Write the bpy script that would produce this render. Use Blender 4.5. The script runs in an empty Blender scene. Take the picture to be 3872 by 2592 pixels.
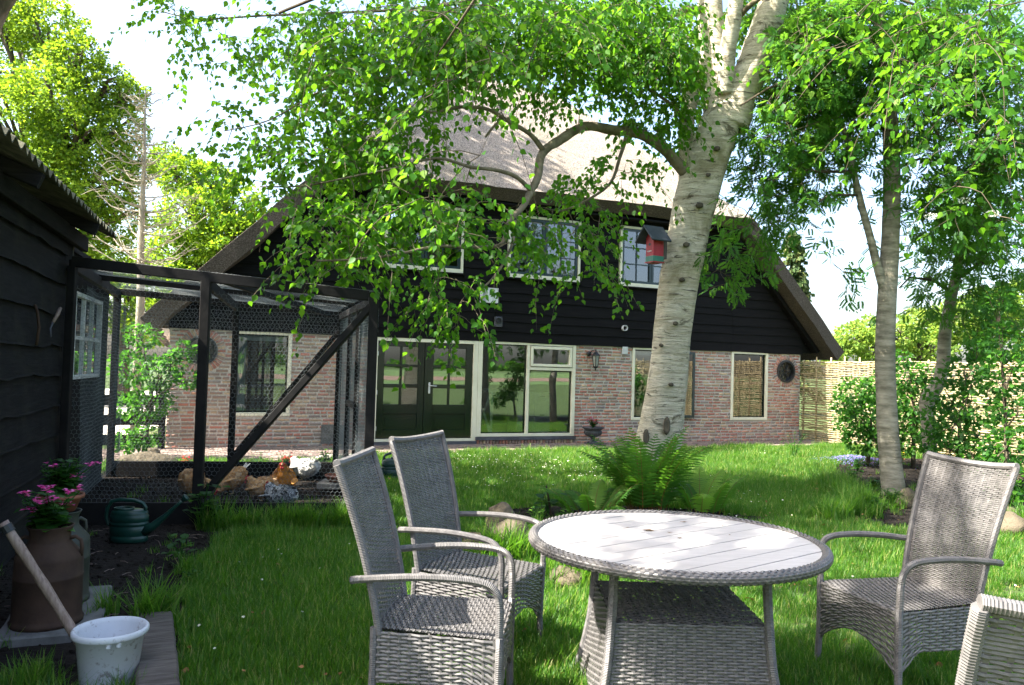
import bpy, math, random
import numpy as np
from mathutils import Vector, Matrix, noise
from math import sin, cos, pi, radians, sqrt, atan2, exp

scene = bpy.context.scene
COL = scene.collection
random.seed(7)
rng = np.random.default_rng(11)

# ------------------------------------------------------------------ camera
FPX, CX, CY = 2953.0, 1936.0, 1296.0          # photograph is 3872 x 2592
CAM_H, ROLL, PITCH = 1.5, radians(1.6), math.atan(100 / 2953.0)
_R0 = Vector((1, 0, 0)); _FW = Vector((0, cos(PITCH), sin(PITCH))); _U0 = Vector((0, -sin(PITCH), cos(PITCH)))
_RT = _R0 * cos(ROLL) + _U0 * sin(ROLL); _UP = _U0 * cos(ROLL) - _R0 * sin(ROLL)
cam_d = bpy.data.cameras.new('camera'); cam = bpy.data.objects.new('camera', cam_d); COL.objects.link(cam)
cam_d.sensor_width = 23.6; cam_d.lens = FPX / 3872 * 23.6; cam_d.clip_start = 0.05; cam_d.clip_end = 2000
cam.matrix_world = Matrix(((_RT.x, _UP.x, -_FW.x, 0), (_RT.y, _UP.y, -_FW.y, 0), (_RT.z, _UP.z, -_FW.z, CAM_H), (0, 0, 0, 1)))
scene.camera = cam

# ------------------------------------------------------------------ sky and sun
SUN_DIR = Vector((-0.955, -0.297, 0)).normalized()      # towards the sun, on the ground
SUN_EL = radians(50)
world = bpy.data.worlds.new('World'); scene.world = world; world.use_nodes = True
wn = world.node_tree.nodes; wl = world.node_tree.links
bg = wn['Background']; sky = wn.new('ShaderNodeTexSky'); sky.sky_type = 'NISHITA'; sky.sun_disc = False
sky.sun_elevation = SUN_EL; sky.sun_rotation = atan2(SUN_DIR.x, SUN_DIR.y)
sky.air_density = 1.0; sky.dust_density = 4.0; sky.ozone_density = 1.0
wl.new(sky.outputs[0], bg.inputs[0]); bg.inputs[1].default_value = 0.115
sun_d = bpy.data.lights.new('sun', 'SUN'); sun_d.energy = 5.0; sun_d.angle = radians(0.53); sun_d.color = (1.0, 0.95, 0.86)
sun = bpy.data.objects.new('sun', sun_d); COL.objects.link(sun)
sv = Vector((SUN_DIR.x * cos(SUN_EL), SUN_DIR.y * cos(SUN_EL), sin(SUN_EL)))
sun.location = sv * 60; sun.rotation_euler = sv.to_track_quat('Z', 'Y').to_euler()
scene.view_settings.view_transform = 'Standard'; scene.view_settings.look = 'None'
scene.view_settings.exposure = 2.55; scene.view_settings.gamma = 1.0
scene.cycles.use_denoising = True
scene.cycles.max_bounces = 6; scene.cycles.transparent_max_bounces = 12; scene.cycles.diffuse_bounces = 3; scene.cycles.transmission_bounces = 4; scene.cycles.glossy_bounces = 3
scene.cycles.sample_clamp_indirect = 8

# ------------------------------------------------------------------ helpers
def _ray(x, y): return _FW + _RT * ((x - CX) / FPX) - _UP * ((y - CY) / FPX)
def P(x, y, D):
    d = _ray(x, y); return Vector((0, 0, CAM_H)) + d * (D / d.y)
def G(x, y, z=0.0):
    d = _ray(x, y); return Vector((0, 0, CAM_H)) + d * ((z - CAM_H) / d.z)
K = 3872 / 2342.0
def PV(x, y, D): return P(x * K, y * K, D)
def lerp(a, b, t): return a + (b - a) * t
def rnd(a, b): return random.uniform(a, b)

def tag(o, label=None, cat=None, group=None, kind=None):
    if label: o['label'] = label
    if cat: o['category'] = cat
    if group: o['group'] = group
    if kind: o['kind'] = kind
    return o
def thing(name, label, cat, loc=(0, 0, 0), rz=0.0, group=None):
    o = bpy.data.objects.new(name, None); COL.objects.link(o); o.empty_display_size = 0.1
    o.location = loc; o.rotation_euler = (0, 0, rz)
    return tag(o, label, cat, group)
def copy_tree(o, parent=None):
    c = o.copy(); COL.objects.link(c)
    if parent: c.parent = parent
    for ch in o.children: copy_tree(ch, c)
    return c
def link(name, me, mat=None, parent=None, loc=None, smooth=False):
    if mat is not None:
        for m in (mat if isinstance(mat, (list, tuple)) else [mat]): me.materials.append(m)
    if smooth: me.polygons.foreach_set('use_smooth', np.ones(len(me.polygons), dtype=bool))
    o = bpy.data.objects.new(name, me); COL.objects.link(o)
    if parent is not None: o.parent = parent
    if loc is not None: o.location = loc
    return o

class MB:
    """collects faces of one part"""
    def __init__(s, off=None): s.v = []; s.f = []; s.m = []; s.off = Vector(off) if off is not None else None
    def add(s, vs, fs, mi=0):
        b = len(s.v)
        if s.off is not None: s.v += [tuple(Vector(p) - s.off) for p in vs]
        else: s.v += [tuple(p) for p in vs]
        s.f += [tuple(i + b for i in f) for f in fs]; s.m += [mi] * len(fs); return s
    def box(s, lo, hi, mi=0):
        (a, b, c), (d, e, f) = lo, hi
        return s.add([(a,b,c),(d,b,c),(d,e,c),(a,e,c),(a,b,f),(d,b,f),(d,e,f),(a,e,f)],
                     [(3,2,1,0),(4,5,6,7),(0,1,5,4),(1,2,6,5),(2,3,7,6),(3,0,4,7)], mi)
    def obox(s, M, sx, sy, sz, mi=0):
        vs = [M @ Vector((x*sx/2, y*sy/2, z*sz/2)) for z in (-1,1) for x, y in ((-1,-1),(1,-1),(1,1),(-1,1))]
        return s.add(vs, [(3,2,1,0),(4,5,6,7),(0,1,5,4),(1,2,6,5),(2,3,7,6),(3,0,4,7)], mi)
    def beam(s, p0, p1, w, h, up=(0,0,1), mi=0, ch=0.0):
        p0, p1 = Vector(p0), Vector(p1); d = (p1-p0).normalized(); u = Vector(up)
        if abs(d.dot(u)) > .98: u = Vector((0,1,0))
        r = d.cross(u).normalized(); u = r.cross(d).normalized()
        c = min(w, h) * 0.08
        prof = [(-w/2+c,-h/2),(w/2-c,-h/2),(w/2,-h/2+c),(w/2,h/2-c),(w/2-c,h/2),(-w/2+c,h/2),(-w/2,h/2-c),(-w/2,-h/2+c)]
        n = 8; vs = [q + r*a + u*b for q in (p0, p1) for a, b in prof]
        fs = [(i,(i+1)%n,n+(i+1)%n,n+i) for i in range(n)] + [tuple(range(n-1,-1,-1)), tuple(range(n,2*n))]
        return s.add(vs, fs, mi)
    def tube(s, pts, rad, n=8, cap=True, mi=0, flat=1.0):
        pts = [Vector(p) for p in pts]; m = len(pts)
        if not hasattr(rad, '__len__'): rad = [rad]*m
        t0 = (pts[1]-pts[0]).normalized(); a = Vector((0,0,1)) if abs(t0.z) < .9 else Vector((1,0,0))
        r = t0.cross(a).normalized(); vs = []
        for i in range(m):
            t = (pts[min(i+1,m-1)]-pts[max(i-1,0)])
            if t.length < 1e-9: t = t0
            t.normalize(); r = (r - t*r.dot(t)); r.normalize(); b = t.cross(r)
            for k in range(n):
                an = 2*pi*k/n; vs.append(pts[i] + (r*cos(an) + b*sin(an)*flat)*rad[i])
        fs = [(i*n+k, i*n+(k+1)%n, (i+1)*n+(k+1)%n, (i+1)*n+k) for i in range(m-1) for k in range(n)]
        if cap: fs += [tuple(range(n-1,-1,-1)), tuple(range((m-1)*n, m*n))]
        return s.add(vs, fs, mi)
    def lathe(s, prof, n=24, c=(0,0,0), mi=0, wob=0.0, sx=1.0, sy=1.0, cap=True):
        c = Vector(c); vs = []; m = len(prof)
        for r, z in prof:
            for k in range(n):
                an = 2*pi*k/n; q = 1 + wob*sin(3*an+z*20)
                vs.append(c + Vector((r*cos(an)*q*sx, r*sin(an)*q*sy, z)))
        fs = [(i*n+k, i*n+(k+1)%n, (i+1)*n+(k+1)%n, (i+1)*n+k) for i in range(m-1) for k in range(n)]
        if cap and prof[0][0] > 1e-6: fs.append(tuple(range(n-1,-1,-1)))
        if cap and prof[-1][0] > 1e-6: fs.append(tuple(range((m-1)*n, m*n)))
        return s.add(vs, fs, mi)
    def prism(s, poly, y0, y1, mi=0):            # polygon in x,z; extruded in y
        n = len(poly); vs = [(x,y0,z) for x,z in poly] + [(x,y1,z) for x,z in poly]
        return s.add(vs, [tuple(range(n)), tuple(range(2*n-1,n-1,-1))] + [(i,n+i,n+(i+1)%n,(i+1)%n) for i in range(n)], mi)
    def ring(s, c, r0, r1, y0, y1, n=32, mi=0):  # flat ring in x,z plane
        vs = []
        for k in range(n):
            an = 2*pi*k/n; ca, sa = cos(an), sin(an)
            for r, y in ((r0,y0),(r1,y0),(r1,y1),(r0,y1)): vs.append((c[0]+r*ca, y, c[1]+r*sa))
        fs = []
        for k in range(n):
            a, b = k*4, ((k+1)%n)*4
            fs += [(a,a+1,b+1,b),(a+1,a+2,b+2,b+1),(a+2,a+3,b+3,b+2),(a+3,a,b,b+3)]
        return s.add(vs, fs, mi)
    def mesh(s, name):
        me = bpy.data.meshes.new(name); me.from_pydata(s.v, [], s.f)
        if any(s.m): me.polygons.foreach_set('material_index', s.m)
        me.validate(); me.update(); return me
    def build(s, name, mat, parent=None, loc=None, smooth=False, bevel=0.0, autos=None):
        o = link(name, s.mesh(name), mat, parent, loc, smooth)
        if bevel:
            b = o.modifiers.new('bevel', 'BEVEL'); b.width = bevel; b.segments = 2; b.limit_method = 'ANGLE'; b.angle_limit = radians(40)
        return o

def np_mesh(name, V, F, lv=None, smooth=False, attr='lv'):
    """fast mesh from arrays; F (m,k) all faces same size"""
    V = np.ascontiguousarray(V, dtype=np.float32); F = np.ascontiguousarray(F, dtype=np.int32); m, k = F.shape
    me = bpy.data.meshes.new(name)
    me.vertices.add(len(V)); me.vertices.foreach_set('co', V.ravel())
    me.loops.add(m*k); me.loops.foreach_set('vertex_index', F.ravel())
    me.polygons.add(m); me.polygons.foreach_set('loop_start', np.arange(0, m*k, k, dtype=np.int32))
    if smooth: me.polygons.foreach_set('use_smooth', np.ones(m, dtype=bool))
    me.update(calc_edges=True)
    if lv is not None:
        lv = np.asarray(lv, dtype=np.float32)
        if lv.ndim == 1:
            a = me.attributes.new(attr, 'FLOAT', 'POINT'); a.data.foreach_set('value', lv)
        else:
            a = me.attributes.new(attr, 'FLOAT_COLOR', 'POINT'); c = np.ones((len(lv), 4), np.float32); c[:, :3] = lv; a.data.foreach_set('color', c.ravel())
    return me
def stamp(TV, TF, pos, mats, scale=None):
    """copies of a template (TV,TF) at pos with 3x3 mats"""
    TV = np.asarray(TV, float); TF = np.asarray(TF, int); pos = np.asarray(pos, float); mats = np.asarray(mats, float)
    n, k = len(pos), len(TV)
    if scale is not None: mats = mats * np.asarray(scale, float).reshape(-1, 1, 1)
    V = np.einsum('nij,kj->nki', mats, TV) + pos[:, None, :]
    F = (TF[None] + (np.arange(n) * k)[:, None, None]).reshape(-1, TF.shape[1])
    return V.reshape(-1, 3), F
def frames(d, up=None, roll=None):
    """matrices whose columns are side, direction d, normal"""
    d = np.asarray(d, float); d = d / np.maximum(np.linalg.norm(d, axis=1, keepdims=True), 1e-9)
    u = rng.normal(size=d.shape) if up is None else np.asarray(up, float)
    s = np.cross(d, u); s /= np.maximum(np.linalg.norm(s, axis=1, keepdims=True), 1e-9)
    n = np.cross(s, d); return np.stack([s, d, n], axis=2)
LEAF_V = [(0,0,0),(.27,.16,.04),(.37,.42,.07),(0,1,-.06),(-.37,.42,.07),(-.27,.16,.04)]
LEAF_F = [(0,1,2,3),(0,3,4,5)]
CARD_V = [(0,0,0),(.42,.5,.09),(0,1,-.05),(-.42,.5,.09)]; CARD_F = [(0,1,2,3)]

# ------------------------------------------------------------------ materials
class NB:
    def __init__(s, name):
        s.m = bpy.data.materials.new(name); s.m.use_nodes = True; s.t = s.m.node_tree; s.n = s.t.nodes; s.l = s.t.links
        s.p = s.n['Principled BSDF']; s.out = s.n['Material Output']
    def new(s, t, **kw):
        n = s.n.new(t)
        for k, v in kw.items(): setattr(n, k, v)
        return n
    def set(s, node, **kw):
        for k, v in kw.items():
            i = node.inputs[k.replace('_', ' ')] if isinstance(k, str) else node.inputs[k]
            if hasattr(v, 'is_linked'): s.l.new(v, i)
            else: i.default_value = v
        return node
    def coord(s, scale=(1,1,1), kind='Object'):
        tc = s.new('ShaderNodeTexCoord'); mp = s.new('ShaderNodeMapping'); s.l.new(tc.outputs[kind], mp.inputs[0]); mp.inputs['Scale'].default_value = scale
        return mp.outputs[0]
    def noise(s, scale, detail=4, rough=.55, vec=None, dist=0.0):
        n = s.new('ShaderNodeTexNoise'); n.inputs['Scale'].default_value = scale; n.inputs['Detail'].default_value = detail
        n.inputs['Roughness'].default_value = rough; n.inputs['Distortion'].default_value = dist
        if vec is not None: s.l.new(vec, n.inputs['Vector'])
        return n.outputs['Fac']
    def ramp(s, fac, stops):
        r = s.new('ShaderNodeValToRGB'); e = r.color_ramp.elements
        while len(e) < len(stops): e.new(0.5)
        for i, (p, c) in enumerate(stops): e[i].position = p; e[i].color = (*c, 1) if len(c) == 3 else c
        s.l.new(fac, r.inputs[0]); return r.outputs[0]
    def mix(s, fac, a, b, mode='MIX'):
        m = s.new('ShaderNodeMix', data_type='RGBA', blend_type=mode)
        for i, v in ((0, fac), (6, a), (7, b)):
            if hasattr(v, 'is_linked'): s.l.new(v, m.inputs[i])
            else: m.inputs[i].default_value = (*v, 1) if isinstance(v, tuple) and len(v) == 3 else v
        return m.outputs[2]
    def math(s, op, a, b=0.0):
        m = s.new('ShaderNodeMath', operation=op)
        for i, v in ((0, a), (1, b)):
            if hasattr(v, 'is_linked'): s.l.new(v, m.inputs[i])
            else: m.inputs[i].default_value = v
        return m.outputs[0]
    def bump(s, h, strength=.4, dist=.01):
        b = s.new('ShaderNodeBump'); b.inputs['Strength'].default_value = strength; b.inputs['Distance'].default_value = dist
        s.l.new(h, b.inputs['Height']); s.l.new(b.outputs[0], s.p.inputs['Normal']); return b
    def col(s, c):
        if hasattr(c, 'is_linked'): s.l.new(c, s.p.inputs['Base Color'])
        else: s.p.inputs['Base Color'].default_value = (*c, 1)
    def fin(s, rough=.7, spec=.5):
        s.p.inputs['Roughness'].default_value = rough if not hasattr(rough, 'is_linked') else .5
        if hasattr(rough, 'is_linked'): s.l.new(rough, s.p.inputs['Roughness'])
        s.p.inputs['Specular IOR Level'].default_value = spec; return s.m

def simple(name, c1, c2, scale=8.0, rough=.7, bump=.2, bscale=None, stretch=(1,1,1), spec=.4, dist=.005, lo=.35, hi=.68):
    b = NB(name); v = b.coord(stretch); f = b.noise(scale, 6, .6, v)
    b.col(b.ramp(f, [(lo, c1), (hi, c2)]))
    if bump: b.bump(b.noise(bscale or scale*4, 4, .6, v), bump, dist)
    return b.fin(rough, spec)
def leaf_mat(name, stops, trans=.45, tcol=(.22, .42, .03), rough=.5, spec=.14):
    b = NB(name); at = b.new('ShaderNodeAttribute', attribute_name='lv'); fac = at.outputs['Fac']
    c = b.ramp(fac, stops); b.col(c); b.p.inputs['Roughness'].default_value = rough; b.p.inputs['Specular IOR Level'].default_value = spec
    tr = b.new('ShaderNodeBsdfTranslucent'); tc = b.mix(.45, c, tcol); tc2 = b.mix(1.0, tc, (1.9, 1.9, 1.5), 'MULTIPLY'); b.l.new(tc2, tr.inputs[0])
    ms = b.new('ShaderNodeMixShader'); ms.inputs[0].default_value = trans
    b.l.new(b.p.outputs[0], ms.inputs[1]); b.l.new(tr.outputs[0], ms.inputs[2]); b.l.new(ms.outputs[0], b.out.inputs[0])
    return b.m
M = {}
M['birch_leaf'] = leaf_mat('birch_leaf', [(0, (.012,.054,.004)), (.5, (.026,.096,.006)), (.9, (.050,.140,.009)), (1, (.11,.20,.015))], .40, (.20,.44,.02))
M['rowan_leaf'] = leaf_mat('rowan_leaf', [(0, (.016,.062,.012)), (.6, (.032,.115,.016)), (1, (.06,.15,.02))], .42, (.17,.36,.025))
M['oak_leaf'] = leaf_mat('oak_leaf', [(0, (.030,.080,.012)), (.5, (.062,.145,.014)), (1, (.14,.22,.02))], .40, (.30,.42,.02))
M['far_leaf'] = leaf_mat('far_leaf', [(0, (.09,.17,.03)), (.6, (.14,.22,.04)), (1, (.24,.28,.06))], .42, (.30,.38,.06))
M['shrub_leaf'] = leaf_mat('shrub_leaf', [(0, (.014,.048,.010)), (.6, (.027,.088,.013)), (1, (.055,.14,.017))], .34, (.12,.36,.03))
M['fern_leaf'] = leaf_mat('fern_leaf', [(0, (.028,.085,.012)), (.6, (.06,.15,.018)), (1, (.14,.24,.035))], .38, (.14,.33,.02))
M['conifer_leaf'] = leaf_mat('conifer_leaf', [(0, (.03,.06,.02)), (.6, (.06,.09,.03)), (1, (.16,.16,.05))], .2, (.15,.2,.05))
M['grass'] = leaf_mat('grass', [(0, (.024,.076,.008)), (.5, (.050,.128,.012)), (.9, (.098,.18,.02)), (1, (.25,.25,.08))], .4, (.14,.34,.02), rough=.5, spec=.25)
M['petal_pink'] = leaf_mat('petal_pink', [(0, (.55,.04,.25)), (.6, (.75,.08,.40)), (1, (.85,.35,.6))], .3, (.8,.1,.4))
M['petal_red'] = leaf_mat('petal_red', [(0, (.25,.01,.015)), (1, (.5,.03,.03))], .25, (.6,.03,.03))
M['petal_violet'] = leaf_mat('petal_violet', [(0, (.14,.11,.45)), (1, (.28,.24,.62))], .25, (.4,.35,.8))
M['petal_white'] = leaf_mat('petal_white', [(0, (.7,.7,.66)), (1, (.85,.84,.78))], .25, (.8,.8,.7))
M['petal_yellow'] = leaf_mat('petal_yellow', [(0, (.75,.5,.02)), (1, (.8,.6,.05))], .25, (.8,.6,.05))

def m_ground():
    b = NB('lawn_soil'); v = b.coord(); f = b.noise(.9, 6, .6, v); g = b.noise(14, 5, .65, v)
    c = b.ramp(f, [(.3, (.035,.06,.014)), (.55, (.045,.085,.015)), (.75, (.06,.06,.025))])
    c = b.mix(b.ramp(g, [(.45, (0,0,0)), (.7, (1,1,1))]), c, (.05,.042,.026)); b.col(c)
    b.bump(g, .6, .02); return b.fin(.9, .2)
M['ground'] = m_ground()
def m_soil():
    b = NB('dark_soil'); v = b.coord(); f = b.noise(3, 8, .7, v); g = b.noise(45, 6, .7, v); vo = b.new('ShaderNodeTexVoronoi'); vo.inputs['Scale'].default_value = 30; b.l.new(v, vo.inputs['Vector'])
    c = b.ramp(f, [(.3, (.010,.008,.006)), (.7, (.026,.020,.015))])
    c = b.mix(b.ramp(g, [(.62, (0,0,0)), (.72, (1,1,1))]), c, (.07,.052,.038)); b.col(c)
    b.bump(b.math('ADD', g, vo.outputs['Distance']), .9, .03); return b.fin(.95, .15)
M['soil'] = m_soil()
M['field_green'] = simple('field_green', (.05,.10,.02), (.09,.14,.03), .15, .9, 0)
M['plough'] = simple('ploughed_earth', (.12,.075,.05), (.2,.13,.09), .8, .95, .4, 2, (1,6,1))
M['gravel'] = simple('pale_gravel', (.42,.38,.32), (.6,.55,.47), 6, .9, .4, 60)
def m_brick():
    b = NB('brick'); at = b.new('ShaderNodeAttribute', attribute_name='bcol'); v = b.coord()
    f = b.noise(9, 6, .7, v); g = b.noise(60, 4, .7, v)
    c = b.mix(b.math('MULTIPLY', f, .35), at.outputs['Color'], (.16,.12,.105)); c = b.mix(b.ramp(g, [(.55, (0,0,0)), (.8, (.5,.5,.5))]), c, (.42,.36,.31)); b.col(c)
    b.bump(g, .5, .004); return b.fin(.9, .2)
M['brick'] = m_brick()
M['mortar'] = simple('mortar', (.40,.355,.31), (.55,.495,.44), 5, .95, .5, 90, spec=.1)
def m_board():
    b = NB('tarred_board'); v = b.coord((.7,6,9)); f = b.noise(3.2, 8, .7, v, .6); w = b.noise(1.2, 4, .6, b.coord())
    c = b.ramp(f, [(.3, (.0035,.0032,.0035)), (.7, (.010,.0092,.0095))]); c = b.mix(b.ramp(w, [(.6, (0,0,0)), (.8, (.5,.5,.5))]), c, (.016,.015,.014)); b.col(c)
    b.bump(f, .5, .006); return b.fin(.7, .09)
M['board'] = m_board()
def m_board2():
    b = NB('weathered_tarred_board'); v = b.coord((.8,.8,9)); f = b.noise(4, 8, .7, v, .5); w = b.noise(2.2, 5, .65, b.coord())
    c = b.ramp(f, [(.3, (.007,.0066,.007)), (.7, (.019,.018,.018))]); c = b.mix(b.ramp(w, [(.5, (0,0,0)), (.8, (.7,.7,.7))]), c, (.030,.030,.021)); b.col(c)
    b.bump(f, .6, .008); return b.fin(.8, .07)
M['old_board'] = m_board2()
M['black_timber'] = simple('black_timber', (.004,.0037,.0035), (.012,.0105,.009), 6, .7, .3, 30, (1,1,1), .2)
M['cream'] = simple('cream_paint', (.66,.62,.47), (.74,.70,.56), 5, .4, .05, 60)
M['white_paint'] = simple('white_paint', (.55,.56,.54), (.72,.72,.69), 12, .55, .15, 60)
M['green_gloss'] = simple('green_gloss_paint', (.0025,.006,.0055), (.004,.010,.009), 3, .16, .12, 45, (1,1,.35), .5, .003)
M['blue_green'] = simple('blue_green_paint', (.012,.028,.034), (.020,.040,.048), 6, .3, .1, 40)
M['lead'] = simple('lead_sill', (.05,.05,.06), (.09,.09,.11), 6, .5, .2)
def m_glass():
    b = NB('window_glass'); b.n.remove(b.p)
    tr = b.new('ShaderNodeBsdfTransparent'); tr.inputs[0].default_value = (.82,.86,.84,1)
    gl = b.new('ShaderNodeBsdfGlossy'); gl.inputs['Roughness'].default_value = 0.0; gl.inputs[0].default_value = (.95,.97,1,1)
    fr = b.new('ShaderNodeFresnel'); fr.inputs[0].default_value = 1.75
    nz = b.noise(1.1, 2, .5, b.coord()); bp = b.new('ShaderNodeBump'); bp.inputs['Strength'].default_value = .05; bp.inputs['Distance'].default_value = .01
    b.l.new(nz, bp.inputs['Height']); b.l.new(bp.outputs[0], gl.inputs['Normal'])
    f2 = b.math('MULTIPLY', fr.outputs[0], 2.0); f3 = b.math('MINIMUM', f2, 1.0)
    ms = b.new('ShaderNodeMixShader'); b.l.new(f3, ms.inputs[0]); b.l.new(tr.outputs[0], ms.inputs[1]); b.l.new(gl.outputs[0], ms.inputs[2]); b.l.new(ms.outputs[0], b.out.inputs[0])
    return b.m
M['glass'] = m_glass()
def m_thatch():
    b = NB('thatch'); v = b.coord((5,1.2,1.2)); f = b.noise(9, 8, .75, v); g = b.noise(42, 6, .75, b.coord()); w = b.noise(.5, 5, .6, b.coord())
    c = b.ramp(f, [(.28, (.20,.165,.135)), (.5, (.42,.36,.30)), (.7, (.56,.49,.42))]); c = b.mix(b.ramp(g, [(.38, (1,1,1)), (.53, (0,0,0))]), c, (.055,.045,.04))
    c = b.mix(b.ramp(w, [(.5, (0,0,0)), (.75, (.5,.5,.5))]), c, (.16,.15,.10)); b.col(c)
    b.bump(b.math('ADD', g, f), 1.0, .05); return b.fin(.95, .1)
M['thatch'] = m_thatch()
def m_thatch_end():
    b = NB('thatch_cut_end'); g = b.noise(55, 5, .8, b.coord()); w = b.noise(1.4, 4, .6, b.coord())
    c = b.ramp(g, [(.36, (.035,.028,.024)), (.55, (.13,.105,.085)), (.72, (.28,.24,.20))]); c = b.mix(b.ramp(w, [(.5, (0,0,0)), (.75, (.5,.5,.5))]), c, (.10,.085,.055)); b.col(c)
    b.bump(g, 1.0, .05); return b.fin(.95, .1)
M['thatch_end'] = m_thatch_end()
def m_wicker():
    b = NB('wicker'); v = b.coord(); f = b.noise(30, 4, .6, v); w = b.noise(3, 4, .6, v)
    c = b.ramp(f, [(.3, (.058,.055,.054)), (.7, (.128,.120,.115))]); c = b.mix(b.ramp(w, [(.4, (0,0,0)), (.7, (.4,.4,.4))]), c, (.10,.088,.076)); b.col(c)
    b.bump(b.noise(160, 3, .6, v), .12, .002); return b.fin(.42, .45)
M['wicker'] = m_wicker()
def m_plank():
    b = NB('grey_plank'); v = b.coord((1,9,1)); f = b.noise(9, 7, .65, v); w = b.noise(2.5, 4, .6, b.coord())
    c = b.ramp(f, [(.3, (.33,.31,.295)), (.7, (.43,.405,.385))]); c = b.mix(b.ramp(w, [(.5, (0,0,0)), (.75, (.45,.45,.45))]), c, (.29,.26,.23)); b.col(c)
    b.bump(f, .15, .002); return b.fin(.5, .4)
M['plank'] = m_plank()
def m_birch():
    b = NB('birch_bark'); f = b.noise(3.2, 9, .75, b.coord((1,1,8)), .5); g = b.noise(3.4, 7, .74, b.coord((1,1,6.5)), .5); w = b.noise(1.5, 7, .7, b.coord((1,1,.55)), .6); h = b.noise(2.2, 6, .7, b.coord((1,1,2.4)), .9); k = b.noise(20, 4, .7, b.coord((1,1,3)))
    c = b.ramp(f, [(.25, (.28,.22,.13)), (.42, (.56,.49,.35)), (.60, (.78,.71,.55))])
    c = b.mix(b.ramp(w, [(.50, (0,0,0)), (.64, (.75,.75,.75))]), c, (.27,.235,.12))
    c = b.mix(b.ramp(h, [(.58, (0,0,0)), (.66, (.85,.85,.85))]), c, (.10,.085,.045))
    c = b.mix(b.ramp(g, [(.58, (0,0,0)), (.635, (1,1,1))]), c, (.05,.04,.028))
    z_ = b.noise(1.6, 5, .7, b.coord((.35,.35,4.5)), .5); c = b.mix(b.ramp(z_, [(.55, (0,0,0)), (.66, (.55,.55,.55))]), c, (.20,.16,.075))
    c = b.mix(b.ramp(k, [(.60, (0,0,0)), (.70, (.6,.6,.6))]), c, (.10,.08,.05)); b.col(c)
    b.bump(b.math('ADD', b.math('MULTIPLY', f, 1.5), g), 1.0, .05); return b.fin(.85, .2)
M['birch_bark'] = m_birch()
M['rowan_bark'] = simple('rowan_bark', (.11,.10,.068), (.30,.275,.21), 4, .8, .6, 14, (1,1,4), .25, .02)
M['twig_bark'] = simple('twig_bark', (.04,.031,.020), (.105,.085,.055), 8, .85, .5, 30, (1,1,1), .2, .01)
M['limb_bark'] = simple('limb_bark', (.085,.068,.042), (.21,.175,.115), 7, .85, .7, 24, (1,1,1), .2, .02)
M['oak_bark'] = simple('oak_bark', (.04,.033,.022), (.10,.085,.06), 5, .9, .8, 14, (1,1,.4), .2, .03)
M['dead_wood'] = simple('dead_wood', (.22,.19,.14), (.36,.32,.25), 8, .85, .3, 30, (1,1,.5))
M['wattle'] = simple('wattle_rods', (.20,.15,.07), (.46,.385,.23), 14, .75, .4, 60, (1,1,1))
M['rust'] = simple('rusty_iron', (.028,.015,.010), (.065,.036,.022), 5, .8, .4, 40, (1,1,1), .3, .004)
M['churn_green'] = simple('green_grey_iron', (.022,.027,.021), (.05,.05,.036), 4, .6, .3, 30)
M['terracotta'] = simple('terracotta', (.16,.052,.028), (.26,.09,.048), 7, .75, .15, 60)
M['green_plastic'] = simple('green_plastic', (.005,.030,.021), (.008,.040,.029), 6, .35, .08, 90)
M['teal_plastic'] = simple('dark_teal_plastic', (.012,.035,.032), (.018,.045,.042), 6, .4, .08, 90)
def m_bucket():
    b = NB('grey_white_plastic'); v = b.coord(); f = b.noise(38, 6, .75, v); w = b.noise(5, 5, .6, v)
    c = b.ramp(w, [(.3, (.46,.48,.51)), (.7, (.56,.58,.61))]); c = b.mix(b.ramp(b.math('MULTIPLY', f, b.math('ADD', w, .45)), [(.53, (0,0,0)), (.62, (.75,.75,.75))]), c, (.16,.14,.125)); b.col(c)
    b.bump(f, .05, .002); return b.fin(.5, .4)
M['bucket'] = m_bucket()
M['old_wood'] = simple('weathered_wood', (.045,.037,.031), (.13,.113,.10), 7, .85, .6, 24, (1,9,1), .25, .006, .3, .7)
M['handle_wood'] = simple('handle_wood', (.15,.10,.078), (.27,.20,.165), 16, .6, .3, 40, (6,6,.6))
M['concrete'] = simple('concrete', (.085,.083,.076), (.16,.155,.145), 9, .9, .5, 70)
M['stone'] = simple('field_stone', (.045,.037,.022), (.125,.10,.068), 3.2, .85, .7, 14, (1,1,1), .25, .03)
M['wire'] = simple('wire', (.10,.12,.12), (.18,.20,.20), 20, .5, 0)
M['iron_black'] = simple('black_iron', (.012,.013,.014), (.025,.026,.028), 10, .45, .15)
M['lantern_glass'] = simple('frosted_glass', (.25,.26,.24), (.35,.35,.32), 4, .15, 0)
M['urn'] = simple('grey_cast_iron', (.035,.038,.045), (.065,.07,.08), 8, .55, .25, 40)
M['steel'] = simple('brushed_steel', (.5,.5,.5), (.62,.62,.6), 30, .3, 0)
M['plastic_white'] = simple('white_plastic', (.55,.56,.57), (.66,.67,.68), 10, .5, 0)
M['red_paint'] = simple('red_paint', (.24,.012,.02), (.36,.02,.03), 10, .5, .15, 50)
M['mint_paint'] = simple('green_paint', (.02,.12,.085), (.035,.16,.11), 10, .5, .15, 50)
M['blue_black'] = simple('blue_black_felt', (.022,.03,.04), (.045,.055,.068), 8, .7, .2, 60)
M['plaster'] = simple('plaster', (.58,.52,.47), (.66,.60,.55), 3, .9, .1)
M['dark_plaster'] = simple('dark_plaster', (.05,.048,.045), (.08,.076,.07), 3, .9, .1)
M['curtain'] = simple('curtain_cloth', (.52,.58,.66), (.66,.71,.78), 20, .8, .2, 60, (8,8,1))
M['brown_wood'] = simple('brown_wood', (.10,.055,.035), (.19,.11,.07), 5, .5, .2, 30, (1,1,6))
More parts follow.
